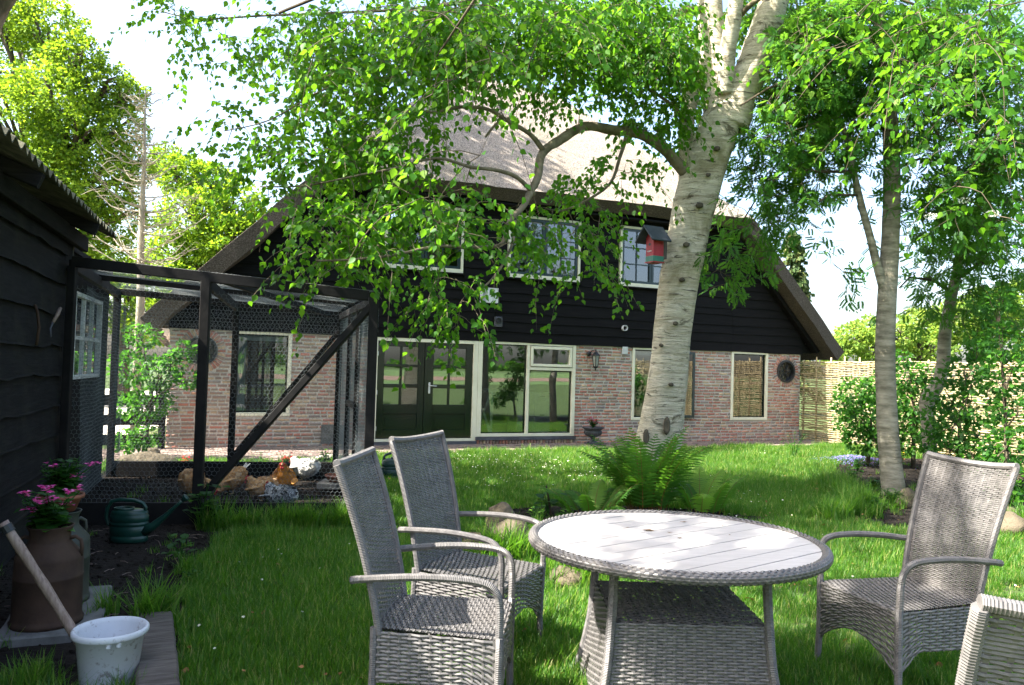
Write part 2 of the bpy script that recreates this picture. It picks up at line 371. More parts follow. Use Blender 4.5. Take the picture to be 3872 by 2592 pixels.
M['moss_roof'] = simple('mossy_corrugated_sheet', (.045,.045,.032), (.12,.115,.075), 6, .9, .6, 30, (1,1,1), .15, .01)
M['paver'] = simple('paving_brick', (.13,.095,.08), (.26,.20,.17), 7, .9, .5, 50)
M['feather_buff'] = simple('buff_feathers', (.34,.17,.06), (.56,.36,.19), 14, .8, .7, 50, (1,1,1), .2, .006)
M['feather_gold'] = simple('golden_feathers', (.42,.17,.03), (.55,.25,.06), 14, .75, .6, 50, (1,1,1), .25, .006)
M['feather_white'] = simple('white_feathers', (.55,.53,.49), (.76,.74,.70), 12, .8, .6, 45, (1,1,1), .2, .006)
def m_barred():
    b = NB('barred_feathers'); v = b.coord(); w = b.new('ShaderNodeTexWave'); w.inputs['Scale'].default_value = 22; w.inputs['Distortion'].default_value = 9; w.inputs['Detail'].default_value = 4; w.inputs['Detail Scale'].default_value = 5
    b.l.new(v, w.inputs['Vector']); b.col(b.ramp(w.outputs['Fac'], [(.35, (.03,.032,.036)), (.6, (.42,.43,.44))])); b.bump(w.outputs['Fac'], .4, .006); return b.fin(.8, .2)
M['feather_barred'] = m_barred()
M['plume_buff'] = leaf_mat('buff_plumage', [(0, (.30,.14,.045)), (.6, (.48,.28,.13)), (1, (.62,.45,.28))], .12, (.5,.3,.1))
M['plume_gold'] = leaf_mat('golden_plumage', [(0, (.36,.13,.02)), (1, (.55,.25,.06))], .12, (.5,.25,.05))
M['plume_white'] = leaf_mat('white_plumage', [(0, (.46,.45,.43)), (1, (.78,.76,.73))], .12, (.7,.7,.65))
M['plume_barred'] = leaf_mat('barred_plumage', [(0, (.02,.021,.024)), (.48, (.05,.052,.056)), (.52, (.40,.41,.42)), (1, (.55,.56,.57))], .05, (.3,.3,.3))
M['feather_black'] = simple('black_feathers', (.01,.011,.012), (.025,.026,.028), 14, .5, .4)
M['comb_red'] = simple('red_comb', (.35,.02,.018), (.5,.04,.03), 20, .5, .3)
M['beak'] = simple('horn_beak', (.35,.25,.12), (.45,.33,.17), 20, .5, 0)
M['litter'] = leaf_mat('leaf_litter', [(0, (.14,.06,.02)), (1, (.30,.16,.06))], .1)
# ================================================================== SETTING
HA = Vector((-5.7315, 13.0755, 0)); HANG = radians(23.0461)
UD = Vector((cos(HANG), sin(HANG), 0)); ND = Vector((sin(HANG), -cos(HANG), 0))
def HW(u, off, z=0.0): return HA + UD*u + ND*off + Vector((0, 0, z))     # off: in front of the facade

def sheet(name, poly, z, mat, kind='structure', n=0, amp=0.0):
    me = bpy.data.meshes.new(name); me.from_pydata([(p[0], p[1], z) for p in poly], [], [tuple(range(len(poly)))]); me.update()
    return tag(link(name, me, mat), kind=kind)
# ground: one sheet reaching the horizon (finer near the garden)
def ground():
    xs = [-900,-300,-120,-60,-30] + list(np.linspace(-16, 16, 65)) + [30,60,120,300,900]
    ys = [-900,-300,-120,-60,-30,-12] + list(np.linspace(-4, 26, 61)) + [40,70,150,400,900]
    V = []; F = []
    for y in ys:
        for x in xs: V.append((x, y, 0.0))
    w = len(xs)
    for j in range(len(ys)-1):
        for i in range(w-1): F.append((j*w+i, j*w+i+1, (j+1)*w+i+1, (j+1)*w+i))
    me = bpy.data.meshes.new('ground'); me.from_pydata(V, [], F); me.update()
    return tag(link('ground', me, M['ground']), kind='structure')
ground()
def circle_poly(c, rx, ry, n=28, wob=.12, rot=0.0):
    ps = []
    for k in range(n):
        a = 2*pi*k/n; r = 1 + wob*sin(3*a+c[0]) + wob*.6*sin(7*a+c[1]) + wob*.4*sin(11*a)
        x, y = rx*r*cos(a), ry*r*sin(a); ps.append((c[0]+x*cos(rot)-y*sin(rot), c[1]+x*sin(rot)+y*cos(rot)))
    return ps
LEFT_BED = [(-1.30,3.0),(-1.45,3.4),(-1.60,3.9),(-1.86,4.5),(-2.10,5.2),(-2.28,5.9),(-2.32,6.4),(-2.5,6.9),(-2.7,7.12),(-1.95,7.25),(-1.33,7.4),(-1.5,8.2),(-2.27,10.4),(-3.6,10.6),(-5.4,10.4),(-5.2,8.6),(-4.1,6.6),(-3.2,4.6),(-2.4,3.0)]
FERN_BED = circle_poly((1.25, 8.05), 1.35, .75, 30, .08, .12)
RIGHT_BED = [(3.5,8.1),(3.7,8.6),(4.3,9.4),(4.6,10.6),(4.7,11.6),(5.3,12.8),(6.0,14.2),(7.0,15.0),(8.4,14.9),(8.5,11.0),(6.6,8.0),(5.2,7.9),(4.4,8.0)]
sheet('soil_bed', LEFT_BED, .006, M['soil']); sheet('soil_bed', FERN_BED, .006, M['soil']); sheet('soil_bed', RIGHT_BED, .006, M['soil'])
sheet('field', [(-400,-24),(400,-24),(400,-200),(-400,-200)], .02, M['field_green'])
sheet('field', [(-200,-34),(200,-40),(200,-62),(-200,-70)], .04, M['plough'])
sheet('drive', [(-7.2,13.4),(-20,19),(-24,40),(-9,32),(-8.5,24)], .012, M['gravel'])
PATH_IN, PATH_OUT = 0.0, 1.22
def paving():
    root = [HW(-1.3,-.02), HW(15,-.02), HW(15,PATH_OUT), HW(3.3,PATH_OUT+.05), HW(2.2,2.0), HW(-1.3,2.1)]
    base = sheet('pavement', [(p.x,p.y) for p in root], .012, M['mortar'])
    mb = MB(); rr = random.Random(3); off = 0.06; row = 0
    while off < 2.05:
        u = -1.2 - rr.random()*.2
        umax = 14.9 if off < PATH_OUT-.05 else 2.3 - (off-1.2)*.8
        while u < umax:
            L = .19 + rr.uniform(-.01,.01); z = .026 + rr.uniform(-.006,.006); tl = rr.uniform(-.004,.004)
            a, b, c, d = HW(u+.006,off-.04), HW(u+L-.006,off-.04), HW(u+L-.006,off+.04), HW(u+.006,off+.04)
            top = [p + Vector((0,0,z+s*tl)) for p, s in ((a,1),(b,-1),(c,-1),(d,1))]; bot = [p + Vector((0,0,.002)) for p in (a,b,c,d)]
            mb.add(top+bot, [(0,3,2,1),(0,1,5,4),(1,2,6,5),(2,3,7,6),(3,0,4,7)]); u += L
        off += .092; row += 1
    o = mb.build('paver', M['paver'], base); tag(o, kind='stuff')
paving()

# ================================================================== FARMHOUSE  (local: x along the facade, y into the house, z up)
house = thing('farmhouse', 'black boarded farmhouse with brick lower wall and thatched half-hipped roof', 'house', HA, HANG)
BT = 2.06                                   # top of the brickwork
OPEN = [(1.0,1.99,.56,2.06),(3.46,5.51,.0,2.06),(5.51,7.66,.10,2.06),(9.02,10.08,.49,2.06),(11.62,12.66,.49,2.06)]
ROUND = [(.51,1.67,.25,.385),(13.2,1.62,.265,.375)]
UPPER = [(3.59,5.14,3.32,4.58),(6.08,7.69,3.32,4.58),(8.64,10.22,3.32,4.60)]
WL, WD = 13.63, 17.5
def clip_intervals(a, b, holes):
    segs = [(a, b)]
    for h0, h1 in holes:
        ns = []
        for s, e in segs:
            if h1 <= s or h0 >= e: ns.append((s, e)); continue
            if h0 > s: ns.append((s, h0))
            if h1 < e: ns.append((h1, e))
        segs = ns
    return segs
def gable_x(z): return (-.25 + (z-2.12)/.986, 14.4 - (z-2.12)/.986)
def wall_mesh():
    mb = MB(); zs = sorted(set([0, BT] + [z for o in OPEN for z in o[2:]] + [ROUND[0][1]-.25, ROUND[0][1]+.25, ROUND[1][1]-.265, ROUND[1][1]+.265]))
    zs = [z for z in zs if z <= BT]
    for z0, z1 in zip(zs[:-1], zs[1:]):
        zm = (z0+z1)/2; holes = [(o[0], o[1]) for o in OPEN if o[2] < zm < o[3]]
        for cx, cz, r, R in ROUND:
            if abs(zm-cz) < r: holes.append((cx-r, cx+r))
        for a, b in clip_intervals(0, WL, holes): mb.box((a, .007, z0), (b, .30, z1))
    for cx, cz, r, R in ROUND:                 # fill the corners round the round windows
        n = 32; vs = []; 
        for k in range(n):
            an = 2*pi*k/n; ca, sa = cos(an), sin(an); q = r/max(abs(ca), abs(sa))
            vs += [(cx+r*.98*ca, .007, cz+r*.98*sa), (cx+q*ca, .007, cz+q*sa), (cx+r*.98*ca, .3, cz+r*.98*sa)]
        fs = []
        for k in range(n):
            a, b = 3*k, 3*((k+1)%n); fs += [(a,a+1,b+1,b),(a,b,b+2,a+2)]
        mb.add(vs, fs)
    mb.box((.0, .302, 0), (.3, 1.2, BT)); mb.box((.0, 1.202, 0), (.3, 3.2, .8)); mb.box((.0, 1.202, 1.95), (.3, 3.2, BT)); mb.box((.0, 3.202, 0), (.3, WD, BT)); mb.box((WL-.3, .302, 0), (WL, WD, BT)); mb.box((0, WD+.002, 0), (WL, WD+.3, BT))
    return mb.build('wall', M['mortar'], house)
wall = wall_mesh()
# gable backing behind the boards
mb = MB(); zz = sorted([2.062, 3.32, 4.58, 4.9])
for z0, z1 in zip(zz[:-1], zz[1:]):
    n = 6
    for k in range(n):
        a0, a1 = lerp(z0, z1, k/n), lerp(z0, z1, (k+1)/n); xl, xr = gable_x((a0+a1)/2)
        holes = [(u[0], u[1]) for u in UPPER if u[2] < (a0+a1)/2 < u[3]]
        for a, b in clip_intervals(xl+.35, xr-.35, holes): mb.box((a, .03, a0), (b, .15, a1))
mb.build('gable', M['board'], house)

# ---- bricks
REDS = [(.36,.105,.065),(.40,.15,.10),(.30,.085,.06),(.42,.20,.13),(.33,.14,.11)]
BROWN = [(.20,.12,.09),(.25,.165,.125),(.17,.11,.09),(.22,.15,.13)]
TAN = [(.42,.29,.17),(.38,.27,.18),(.46,.34,.22)]
GREY = [(.16,.13,.125),(.20,.165,.155),(.13,.11,.115)]
def brick_col(u, rr):
    k = rr.random(); left = max(0, min(1, (4.0-u)/3.0))
    if k < .58 - .32*left: c = rr.choice(REDS)
    elif k < .76 + .0*left: c = rr.choice(BROWN)
    elif k < .92 + .02*left: c = rr.choice(TAN)
    else: c = rr.choice(GREY)
    j = rr.uniform(1.1, 1.4); return tuple(v*j*.8 + t*.2 for v, t in zip(c, (.50,.37,.29)))
def brick_shape(rr):                          # unit brick, rounded front, 0..1 in x and z, y front at 0
    j = lambda s=.04: rr.uniform(-s, s)
    o = [(0+j(.015),.25,0+j(.05)),(1+j(.015),.25,0+j(.05)),(1+j(.015),.25,1+j(.05)),(0+j(.015),.25,1+j(.05))]
    i = [(.035+j(.012),0+j(.06),.14+j(.05)),(.965+j(.012),0+j(.06),.14+j(.05)),(.965+j(.012),0+j(.06),.86+j(.05)),(.035+j(.012),0+j(.06),.86+j(.05))]
    bk = [(0,1,0),(1,1,0),(1,1,1),(0,1,1)]
    return o+i+bk, [(4,5,6,7),(0,1,5,4),(1,2,6,5),(2,3,7,6),(3,0,4,7),(1,0,8,9),(2,1,9,10),(3,2,10,11),(0,3,11,8)]
def bricks():
    rr = random.Random(5); items = []      # (u0,z0,len,h,rot,col)
    CH = .0648
    nrow = int(BT/CH)
    for r in range(nrow):
        z0 = .015 + r*CH; zm = z0 + .024
        holes = [(o[0]-.008, o[1]+.008) for o in OPEN if o[2]-.02 < zm < o[3]]
        for cx, cz, rad, R in ROUND:
            if abs(zm-cz) < R: w = sqrt(R*R-(zm-cz)**2); holes.append((cx-w, cx+w))
        for a, b in clip_intervals(.004, WL-.004, holes):
            u = a - (rr.uniform(0, .2) if a < .01 or r % 2 else rr.uniform(0,.1))
            while u < b:
                L = rr.choice([.205,.205,.20,.215,.105,.10,.16]) if r % 3 else rr.choice([.105,.11,.205])
                s, e = max(u, a), min(u+L, b)
                if e-s > .035: items.append((s, z0+rr.uniform(-.003,.003), e-s-.002, .0455+rr.uniform(-.005,.003), brick_col((s+e)/2, rr)))
                u += L + .016
    ring = []
    for cx, cz, rad, R in ROUND:
        n = 34
        for k in range(n): ring.append((cx, cz, rad, R, 2*pi*k/n, brick_col(cx+2.0, rr)))
    sold = []
    u = 5.53
    while u < 7.64: sold.append((u, .012, .052, .085, brick_col(6, rr))); u += .068
    shapes = [brick_shape(rr) for _ in range(6)]
    # the 300 nearest (largest in the photograph) as parts of their own; colours shared in a small palette
    items.sort(key=lambda t: t[0] + 1.5*(t[2] < .09))
    near, rest = items[:300], items[300:]
    pal = {}
    def shared(si, col):
        ci = tuple(round(c*12)/12 + .01 for c in col); key = (si, ci)
        if key not in pal:
            sh = shapes[si]; me = np_mesh('brick', sh[0], [f if len(f) == 4 else f for f in sh[1]], np.tile(np.array(col), (12, 1)), attr='bcol'); me.materials.append(M['brick']); pal[key] = me
        return pal[key]
    for (s, z, L, h, c) in near:
        o = bpy.data.objects.new('brick', shared(rr.randrange(6), c)); COL.objects.link(o); o.parent = wall
        o.location = (s, rr.uniform(-.006,.004), z); o.scale = (L, .06, h)
    V = []; F = []; C = []
    def put(pts, fs, c):
        b = len(V); V.extend(pts); F.extend([tuple(i+b for i in f) for f in fs]); C.extend([c]*len(pts))
    for (s, z, L, h, c) in rest:
        sh = shapes[rr.randrange(6)]; y = rr.uniform(-.006,.004); put([(s+p[0]*L, y+p[1]*.06, z+p[2]*h) for p in sh[0]], sh[1], c)
    for (cx, cz, rad, R, an, c) in ring:
        sh = shapes[rr.randrange(6)]; L = R-rad-.012; h = .046; d = Vector((cos(an), sin(an))); t = Vector((-sin(an), cos(an)))
        pts = []
        for p in sh[0]:
            a = rad+.006+p[0]*L; q = (p[2]-.5)*h*(a/ (rad+.05)); pts.append((cx+d.x*a+t.x*q, -.004+p[1]*.06, cz+d.y*a+t.y*q))
        put(pts, sh[1], c)
    for (s, z, w, h, c) in sold:
        sh = shapes[rr.randrange(6)]; put([(s+p[2]*w, -.035+p[1]*.1, z+p[0]*h) for p in sh[0]], [f[::-1] for f in sh[1]], c)
    me = np_mesh('brick', V, F, np.array(C), attr='bcol'); o = link('brick', me, M['brick'], wall); tag(o, kind='stuff')
bricks()

# ---- weatherboards, each a board of its own with a waney lower edge
def weatherboards():
    rr = random.Random(9); z = 2.03; row = 0
    gb = bpy.data.objects['gable']
    while z < 4.93:
        h = rr.uniform(.165, .235); z1 = min(z + h + .04, 4.97)
        zm = z + h/2; xl, xr = gable_x(zm); xl = max(xl, -.02 if z > 2.1 else -.02); xr = min(xr, 13.66)
        holes = [(u[0]-.035, u[1]+.035) for u in UPPER if u[2]-.05 < zm < u[3]+.02]
        cuts = [5.86 + rr.uniform(-.02,.02), 11.62 + rr.uniform(-.03,.03)] if z < 3.1 else [rr.uniform(5.2,6.0)] if z > 4.6 else []
        for a, b in clip_intervals(xl, xr, holes + [(c-.003, c+.003) for c in cuts]):
            if b-a < .06: continue
            n = max(3, int((b-a)/.16)); ph = rr.uniform(0, 50); dz = rr.uniform(-.012,.012); tilt = rr.uniform(-.004,.004)
            vs = []; fs = []
            for k in range(n+1):
                x = lerp(a, b, k/n)
                w = .022*noise.noise(Vector((x*.9+ph, row*3.1, 0))) + .016*noise.noise(Vector((x*2.7+ph, 7+row, 0))) + dz + tilt*(x-a)
                if z < 2.05: w *= .5
                zb = z + w; out = .030 + .008*noise.noise(Vector((x*1.3, row, ph)))
                g0, g1 = gable_x(zb); 
                vs += [(x, -out, zb), (x, -out+.004, zb+.012) , (x, -.004, z1), (x, .024, z1), (x, .024, zb)]
            m = 5
            for k in range(n):
                p, q = k*m, (k+1)*m
                for i in range(m): fs.append((p+i, q+i, q+(i+1)%m, p+(i+1)%m))
            fs += [tuple(range(m-1,-1,-1)), tuple(n*m+i for i in range(m))]
            me = bpy.data.meshes.new('weatherboard'); me.from_pydata(vs, [], fs); me.validate(); me.update()
            link('weatherboard', me, M['board'], gb)
        z += h; row += 1
weatherboards()
# barge boards under the thatch verges
for side in (0, 1):
    a, b = ((-.12, 2.16), (2.5, 4.74)) if side == 0 else ((WL+.12+.5-.05, 2.02), (11.55, 4.66))
    if side == 1: a = (14.02, 2.10)
    MB().beam((a[0], -.09, a[1]), (b[0], -.09, b[1]), .10, .17, up=(0,1,0)).build('barge_board', M['board'], house)
MB().box((2.3, -.30, 4.70), (11.9, -.03, 4.735)).build('soffit', M['board'], house)
MB().box((-.35,.1,2.02),(-.02,16,2.08)).build('eave_board', M['brown_wood'], house)

# ---- thatch
def thatch():
    import bmesh
    S = .986; e0 = 2.12
    pts = dict(L0=(-.45,-.48,e0), L1=(2.35,-.48,4.98), T1=(5.62,2.8,8.2), Rg=(7.07,3.7,8.72), T2=(8.53,2.8,8.2), R1=(11.8,-.48,4.98), R0=(14.5,-.48,e0),
               L0b=(-.45,18,e0), T1b=(5.62,18,8.2), Rgb=(7.07,18,8.72), T2b=(8.53,18,8.2), R0b=(14.5,18,e0))
    nm = list(pts); ix = {k: i for i, k in enumerate(nm)}
    F = [('L0','L1','T1','T1b','L0b'),('L1','R1','T2','Rg','T1'),('R1','R0','R0b','T2b','T2'),('T1','Rg','Rgb','T1b'),('Rg','T2','T2b','Rgb')]
    bm = bmesh.new(); vs = [bm.verts.new(pts[k]) for k in nm]
    for f in F: bm.faces.new([vs[ix[k]] for k in f])
    bmesh.ops.triangulate(bm, faces=bm.faces)
    for _ in range(5):
        es = [e for e in bm.edges if e.calc_length() > .5 and min(v.co.y for v in e.verts) < 7]
        if not es: break
        bmesh.ops.subdivide_edges(bm, edges=es, cuts=1, use_grid_fill=True)
        bmesh.ops.triangulate(bm, faces=bm.faces)
    bm.normal_update()
    for v in bm.verts:
        c = v.co; v.co = c + Vector((0, 0, .05*noise.noise(c*.9) + .03*noise.noise(c*2.6)))
    bmesh.ops.recalc_face_normals(bm, faces=bm.faces)
    me = bpy.data.meshes.new('roof'); bm.to_mesh(me); bm.free()
    if sum(p.normal.z for p in me.polygons) < 0: me.flip_normals()
    o = link('roof', me, [M['thatch'], M['thatch_end']], house, smooth=False)
    s = o.modifiers.new('thick', 'SOLIDIFY'); s.thickness = .29; s.offset = -1; s.use_even_offset = False; s.material_offset = 1; s.material_offset_rim = 1
    b = o.modifiers.new('round', 'BEVEL'); b.width = .09; b.segments = 3; b.limit_method = 'ANGLE'; b.angle_limit = radians(50)
    return o
roof = thatch()
mb = MB(); mb.box((6.65,4.6,8.3),(7.45,5.3,9.35)); mb.box((6.58,4.53,9.352),(7.52,5.37,9.45)); mb.build('chimney', M['concrete'], roof)
# upper floor and rooms behind the windows
mb = MB(); mb.box((.31,.31,.0),(WL-.31,WD-.1,.05)); mb.build('room_floor', M['brown_wood'], house)
mb = MB(); mb.box((.31,.16,2.36),(WL-.31,WD-.1,2.46)); mb.build('ceiling', M['plaster'], house)
mb = MB(); mb.box((.31,4.6,.052),(WL-.31,4.7,2.358)); mb.box((3.0,.31,.052),(3.1,4.58,2.358)); mb.box((8.6,.31,.052),(8.7,4.58,2.358)); mb.build('partition', M['plaster'], house)
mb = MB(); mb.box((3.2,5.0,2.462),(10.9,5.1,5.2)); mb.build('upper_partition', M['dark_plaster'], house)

# ---- windows and doors
def rect_frame(mb, a, b, z0, z1, w, y0, y1, wt=None, wb=None):
    wt = w if wt is None else wt; wb = w if wb is None else wb
    mb.box((a,y0,z0),(a+w,y1,z1)); mb.box((b-w,y0,z0),(b,y1,z1)); mb.box((a+w,y0,z1-wt),(b-w,y1,z1)); mb.box((a+w,y0,z0),(b-w,y1,z0+wb)); return mb
def pane(parent, a, b, z0, z1, y, name='pane'):
    return MB().box((a,y,z0),(b,y+.006,z1)).build(name, M['glass'], parent)
def plain_window(a, b, z0, z1, sill=True):
    w = rect_frame(MB(), a, b, z0, z1, .06, -.015, .11).build('window', M['cream'], house, bevel=.004)
    rect_frame(MB(), a+.06, b-.06, z0+.06, z1-.06, .028, .03, .075).build('sash', M['green_gloss'], w)
    pane(w, a+.088, b-.088, z0+.088, z1-.088, .05)
    MB().box((a+.07,.09,z1-.17),(b-.07,.13,z1-.075)).build('blind', M['plastic_white'], w)
    return w
plain_window(1.0,1.99,.56,2.04); w2 = plain_window(9.02,10.08,.49,2.05); plain_window(11.62,12.66,.49,2.05)
cs = rect_frame(MB(), 10.09, 10.585, .54, 1.98, .055, -.075, -.03).build('casement', M['blue_green'], w2, bevel=.004)
MB().box((10.13,-.060,.585),(10.545,-.054,1.935)).build('pane', M['glass'], cs)
MB().tube([(10.55,-.08,.53),(10.60,-.14,.50),(10.64,-.14,.50)], .006, 6).build('stay', M['iron_black'], cs)
sw = MB(); sw.box((.08,1.2,.8),(.14,1.27,1.95)); sw.box((.08,3.13,.8),(.14,3.2,1.95)); sw.box((.08,1.27,1.88),(.14,3.13,1.95)); sw.box((.08,1.27,.8),(.14,3.13,.87)); sw.box((.08,2.17,.87),(.14,2.23,1.88)); swo = sw.build('window', M['cream'], house)
MB().box((.10,1.27,.87),(.106,2.17,1.88)).build('pane', M['glass'], swo); MB().box((.10,2.23,.87),(.106,3.13,1.88)).build('pane', M['glass'], swo)
# round windows
for (cx, cz, r, R), flower in zip(ROUND, (False, True)):
    w = MB().ring((cx,cz), r-.045, r-.002, -.02, .10, 40).build('round_window', M['iron_black'], house, smooth=False)
    n = 32; vs = [(cx+(r-.04)*cos(2*pi*k/n), .05, cz+(r-.04)*sin(2*pi*k/n)) for k in range(n)]
    MB().add(vs, [tuple(range(n))]).build('pane', M['glass'], w)
    mb = MB()
    if flower:
        for k in range(6):
            an = pi/6 + k*pi/3; c2 = (cx+.125*cos(an), cz+.125*sin(an)); mb.ring(c2, .074, .084, .03, .045, 24)
        mb.ring((cx,cz), .045, .055, .028, .043, 20)
    else:
        mb.ring((cx,cz), .118, .128, .03, .045, 28)
        for k in range(4):
            an = k*pi/2; mb.ring((cx+.18*cos(an), cz+.18*sin(an)), .094, .104, .027, .047, 22) if False else None
        for s in (-1, 1):
            mb.beam((cx-(r-.045), .037, cz+s*.07), (cx+(r-.045), .037, cz+s*.07), .014, .012); mb.beam((cx+s*.07, .034, cz-(r-.05)), (cx+s*.07, .034, cz+(r-.05)), .014, .012)
    mb.build('tracery', M['iron_black'], w)
# double doors
df = MB(); df.box((3.46,-.02,.085),(3.535,.11,2.025)); df.box((5.42,-.02,.085),(5.515,.11,2.025)); df.box((3.535,-.02,1.96),(5.42,.11,2.025)); df.box((3.535,-.02,.085),(5.42,.11,.135))
dfo = df.build('door_frame', M['cream'], house, bevel=.004)
MB().box((3.44,-.05,.0),(5.52,.11,.083)).build('door_step', M['lead'], house)
def door(a, b, cols, knob):
    rows = [(1.53,1.86),(1.16,1.48),(.78,1.09)]; pz = (.31,.60)
    zs = [.14] + [pz[0], pz[1]] + [rows[2][0], rows[2][1], rows[1][0], rows[1][1], rows[0][0], rows[0][1]] + [1.955]
    mb = MB(); y0, y1 = .015, .065
    xs0, xs1 = cols[0][0], cols[-1][1]
    mb.box((a,y0,.14),(xs0,y1,1.955)); mb.box((xs1,y0,.14),(b,y1,1.955))
    for z0, z1 in ((.14,pz[0]),(pz[1],rows[2][0]),(rows[2][1],rows[1][0]),(rows[1][1],rows[0][0]),(rows[0][1],1.955)): mb.box((xs0,y0,z0),(xs1,y1,z1))
    for z0, z1 in rows: mb.box((cols[0][1],y0+.004,z0),(cols[1][0],y1-.004,z1))
    d = mb.build('door', M['green_gloss'], dfo, bevel=.006)
    for c in cols:
        for z0, z1 in rows: pane(d, c[0], c[1], z0, z1, .038)
    MB().box((xs0,.032,pz[0]),(xs1,.055,pz[1])).box((xs0+.04,.024,pz[0]+.04),(xs1-.04,.034,pz[1]-.04)).build('panel', M['green_gloss'], d, bevel=.005)
    if knob:
        h = MB().box((knob-.018,.003,.99),(knob+.018,.013,1.20)).build('lock_plate', M['steel'], d, bevel=.002)
        MB().tube([(knob,.012,1.14),(knob,-.04,1.14),(knob+.02,-.045,1.14),(knob+.13,-.045,1.135)], .009, 8).build('handle', M['steel'], h, smooth=True)
    else:
        for z in (.33, 1.0, 1.72): MB().tube([(a+.004,.004,z-.04),(a+.004,.004,z+.04)], .009, 8).build('hinge', M['steel'], d)
    return d
door(3.54,4.44,((3.67,3.97),(4.015,4.32)), None); door(4.448,5.415,((4.63,4.92),(4.965,5.28)), 4.55)
# large kitchen window
kw = MB(); kw.box((5.518,-.02,.165),(5.61,.11,2.045)); kw.box((7.585,-.02,.165),(7.66,.11,2.045)); kw.box((5.61,-.02,1.985),(7.585,.11,2.045)); kw.box((5.61,-.02,.165),(7.585,.11,.225))
kw.box((6.565,-.015,.225),(6.625,.105,1.985)); kw.box((6.625,-.015,1.49),(7.585,.105,1.55))
kwo = kw.build('window', M['cream'], house, bevel=.004)
for a, b, z0, z1 in ((5.61,6.565,.225,1.985),(6.625,7.585,.225,1.49)):
    rect_frame(MB(), a+.002, b-.002, z0+.002, z1-.002, .022, .03, .08).build('sash', M['green_gloss'], kwo); pane(kwo, a+.024, b-.024, z0+.024, z1-.024, .05)
vs_ = rect_frame(MB(), 6.64, 7.57, 1.565, 1.972, .055, -.03, .06).build('casement', M['cream'], kwo, bevel=.004); pane(vs_, 6.695, 7.515, 1.62, 1.917, .03)
MB().box((5.50,-.06,.10),(7.68,.11,.160)).build('sill', M['lead'], kwo)
# upper casement windows
for a, b, z0, z1 in UPPER:
    w = rect_frame(MB(), a, b, z0, z1, .05, -.055, .10, .045, .075).build('window', M['cream'], house, bevel=.004)
    MB().box((a-.03,-.085,z0-.03),(b+.03,-.01,z0-.004)).build('sill', M['board'], w)
    mid = (a+b)/2
    for s0, s1 in ((a+.052, mid-.004), (mid+.004, b-.052)):
        c = rect_frame(MB(), s0, s1, z0+.078, z1-.048, .052, -.03, .02)
        cw = (s0+.052+s1-.052)/2; zt = [z0+.13, z1-.10]; dz = (zt[1]-zt[0])/3
        c.box((cw-.011,-.026,zt[0]),(cw+.011,.016,zt[1]))
        for k in (1, 2): c.box((s0+.052,-.024,zt[0]+dz*k-.010),(cw-.011,.014,zt[0]+dz*k+.010)); c.box((cw+.011,-.024,zt[0]+dz*k-.010),(s1-.052,.014,zt[0]+dz*k+.010))
        co = c.build('casement', M['blue_green'], w)
        for q0, q1 in ((s0+.052, cw-.011), (cw+.011, s1-.052)):
            for k in range(3):
                jz = rnd(-.004,.004); pz0, pz1 = zt[0]+dz*k+(.01 if k else 0), zt[0]+dz*(k+1)-(.01 if k < 2 else 0); t = rnd(-.005,.005); t2 = rnd(-.005,.005)
                MB().add([(q0,-.006+t,pz0),(q1,-.006-t,pz0),(q1,-.006-t+t2,pz1),(q0,-.006+t+t2,pz1)], [(0,1,2,3)]).build('pane', M['glass'], co)
# small fittings on the facade
v = rect_frame(MB(), 5.51, 5.86, 2.78, 3.07, .02, -.12, -.03).box((5.62,-.115,2.80),(5.84,-.04,3.05))
vo_ = v.build('ventilator', M['plastic_white'], house)
for k in range(10): MB().box((5.535,-.105,2.81+k*.024),(5.615,-.05,2.822+k*.024)).build('slat', M['plastic_white'], vo_)
pp = MB().box((5.82,-.06,2.32),(5.99,-.03,2.52)).build('flue_plate', M['lead'], house, bevel=.008); MB().ring((5.90,2.44), .045, .058, -.10, -.058, 24).build('flue', M['iron_black'], pp)
for dx, dz in ((-.07,-.085),(.07,-.085),(.07,.085),(-.07,.085)): MB().tube([(5.905+dx,-.064,2.42+dz),(5.905+dx,-.058,2.42+dz)], .010, 8).build('bolt', M['iron_black'], pp)
MB().ring((8.78,2.43), .050, .060, -.09, -.02, 28).build('vent_pipe', M['plastic_white'], house)
wv = MB().box((8.755,-.03,1.88),(8.885,-.008,2.035)).build('vent_grille', M['plastic_white'], house)
for k in range(9): MB().box((8.77,-.036,1.893+k*.015),(8.87,-.031,1.900+k*.015)).build('slat', M['white_paint'], wv)
MB().box((2.55,-.02,.06),(3.05,-.006,.40)).build('repair_patch', M['concrete'], house)

# things inside the rooms
cur = MB(); n = 14
vs = [(1.07+.17*k/n, .16+.018*sin(k*1.9), z) for z in (.50, 1.97) for k in range(n+1)]
cur.add(vs, [(k, k+1, n+2+k, n+1+k) for k in range(n)])
def to_house(o): o.location = HA; o.rotation_euler = (0,0,HANG); return o
tag(to_house(cur.build('curtain', M['curtain'])), 'pale blue curtain hanging inside the single-pane window beside the chicken run', 'curtain')
cb = to_house(thing('dresser', 'brown wooden dresser standing in the room behind the chicken run', 'dresser'))
mb = MB(); mb.box((1.35,2.2,.05),(2.3,2.65,1.0)); mb.box((1.32,2.17,1.002),(2.33,2.66,1.04)); mb.build('carcass', M['brown_wood'], cb)
mb = MB(); mb.box((1.38,2.45,1.042),(2.27,2.66,2.1)); mb.build('hutch', M['brown_wood'], cb)
for k in range(2):
    for j in range(2):
        d = MB().box((1.40+k*.45,2.172,.12+j*.44),(1.80+k*.45,2.198,.50+j*.44)).build('drawer', M['brown_wood'], cb); MB().lathe([(.0,0),(.018,.005),(.018,.02),(0,.025)], 10, (1.6+k*.45,2.165,.31+j*.44)).build('knob', M['steel'], d)
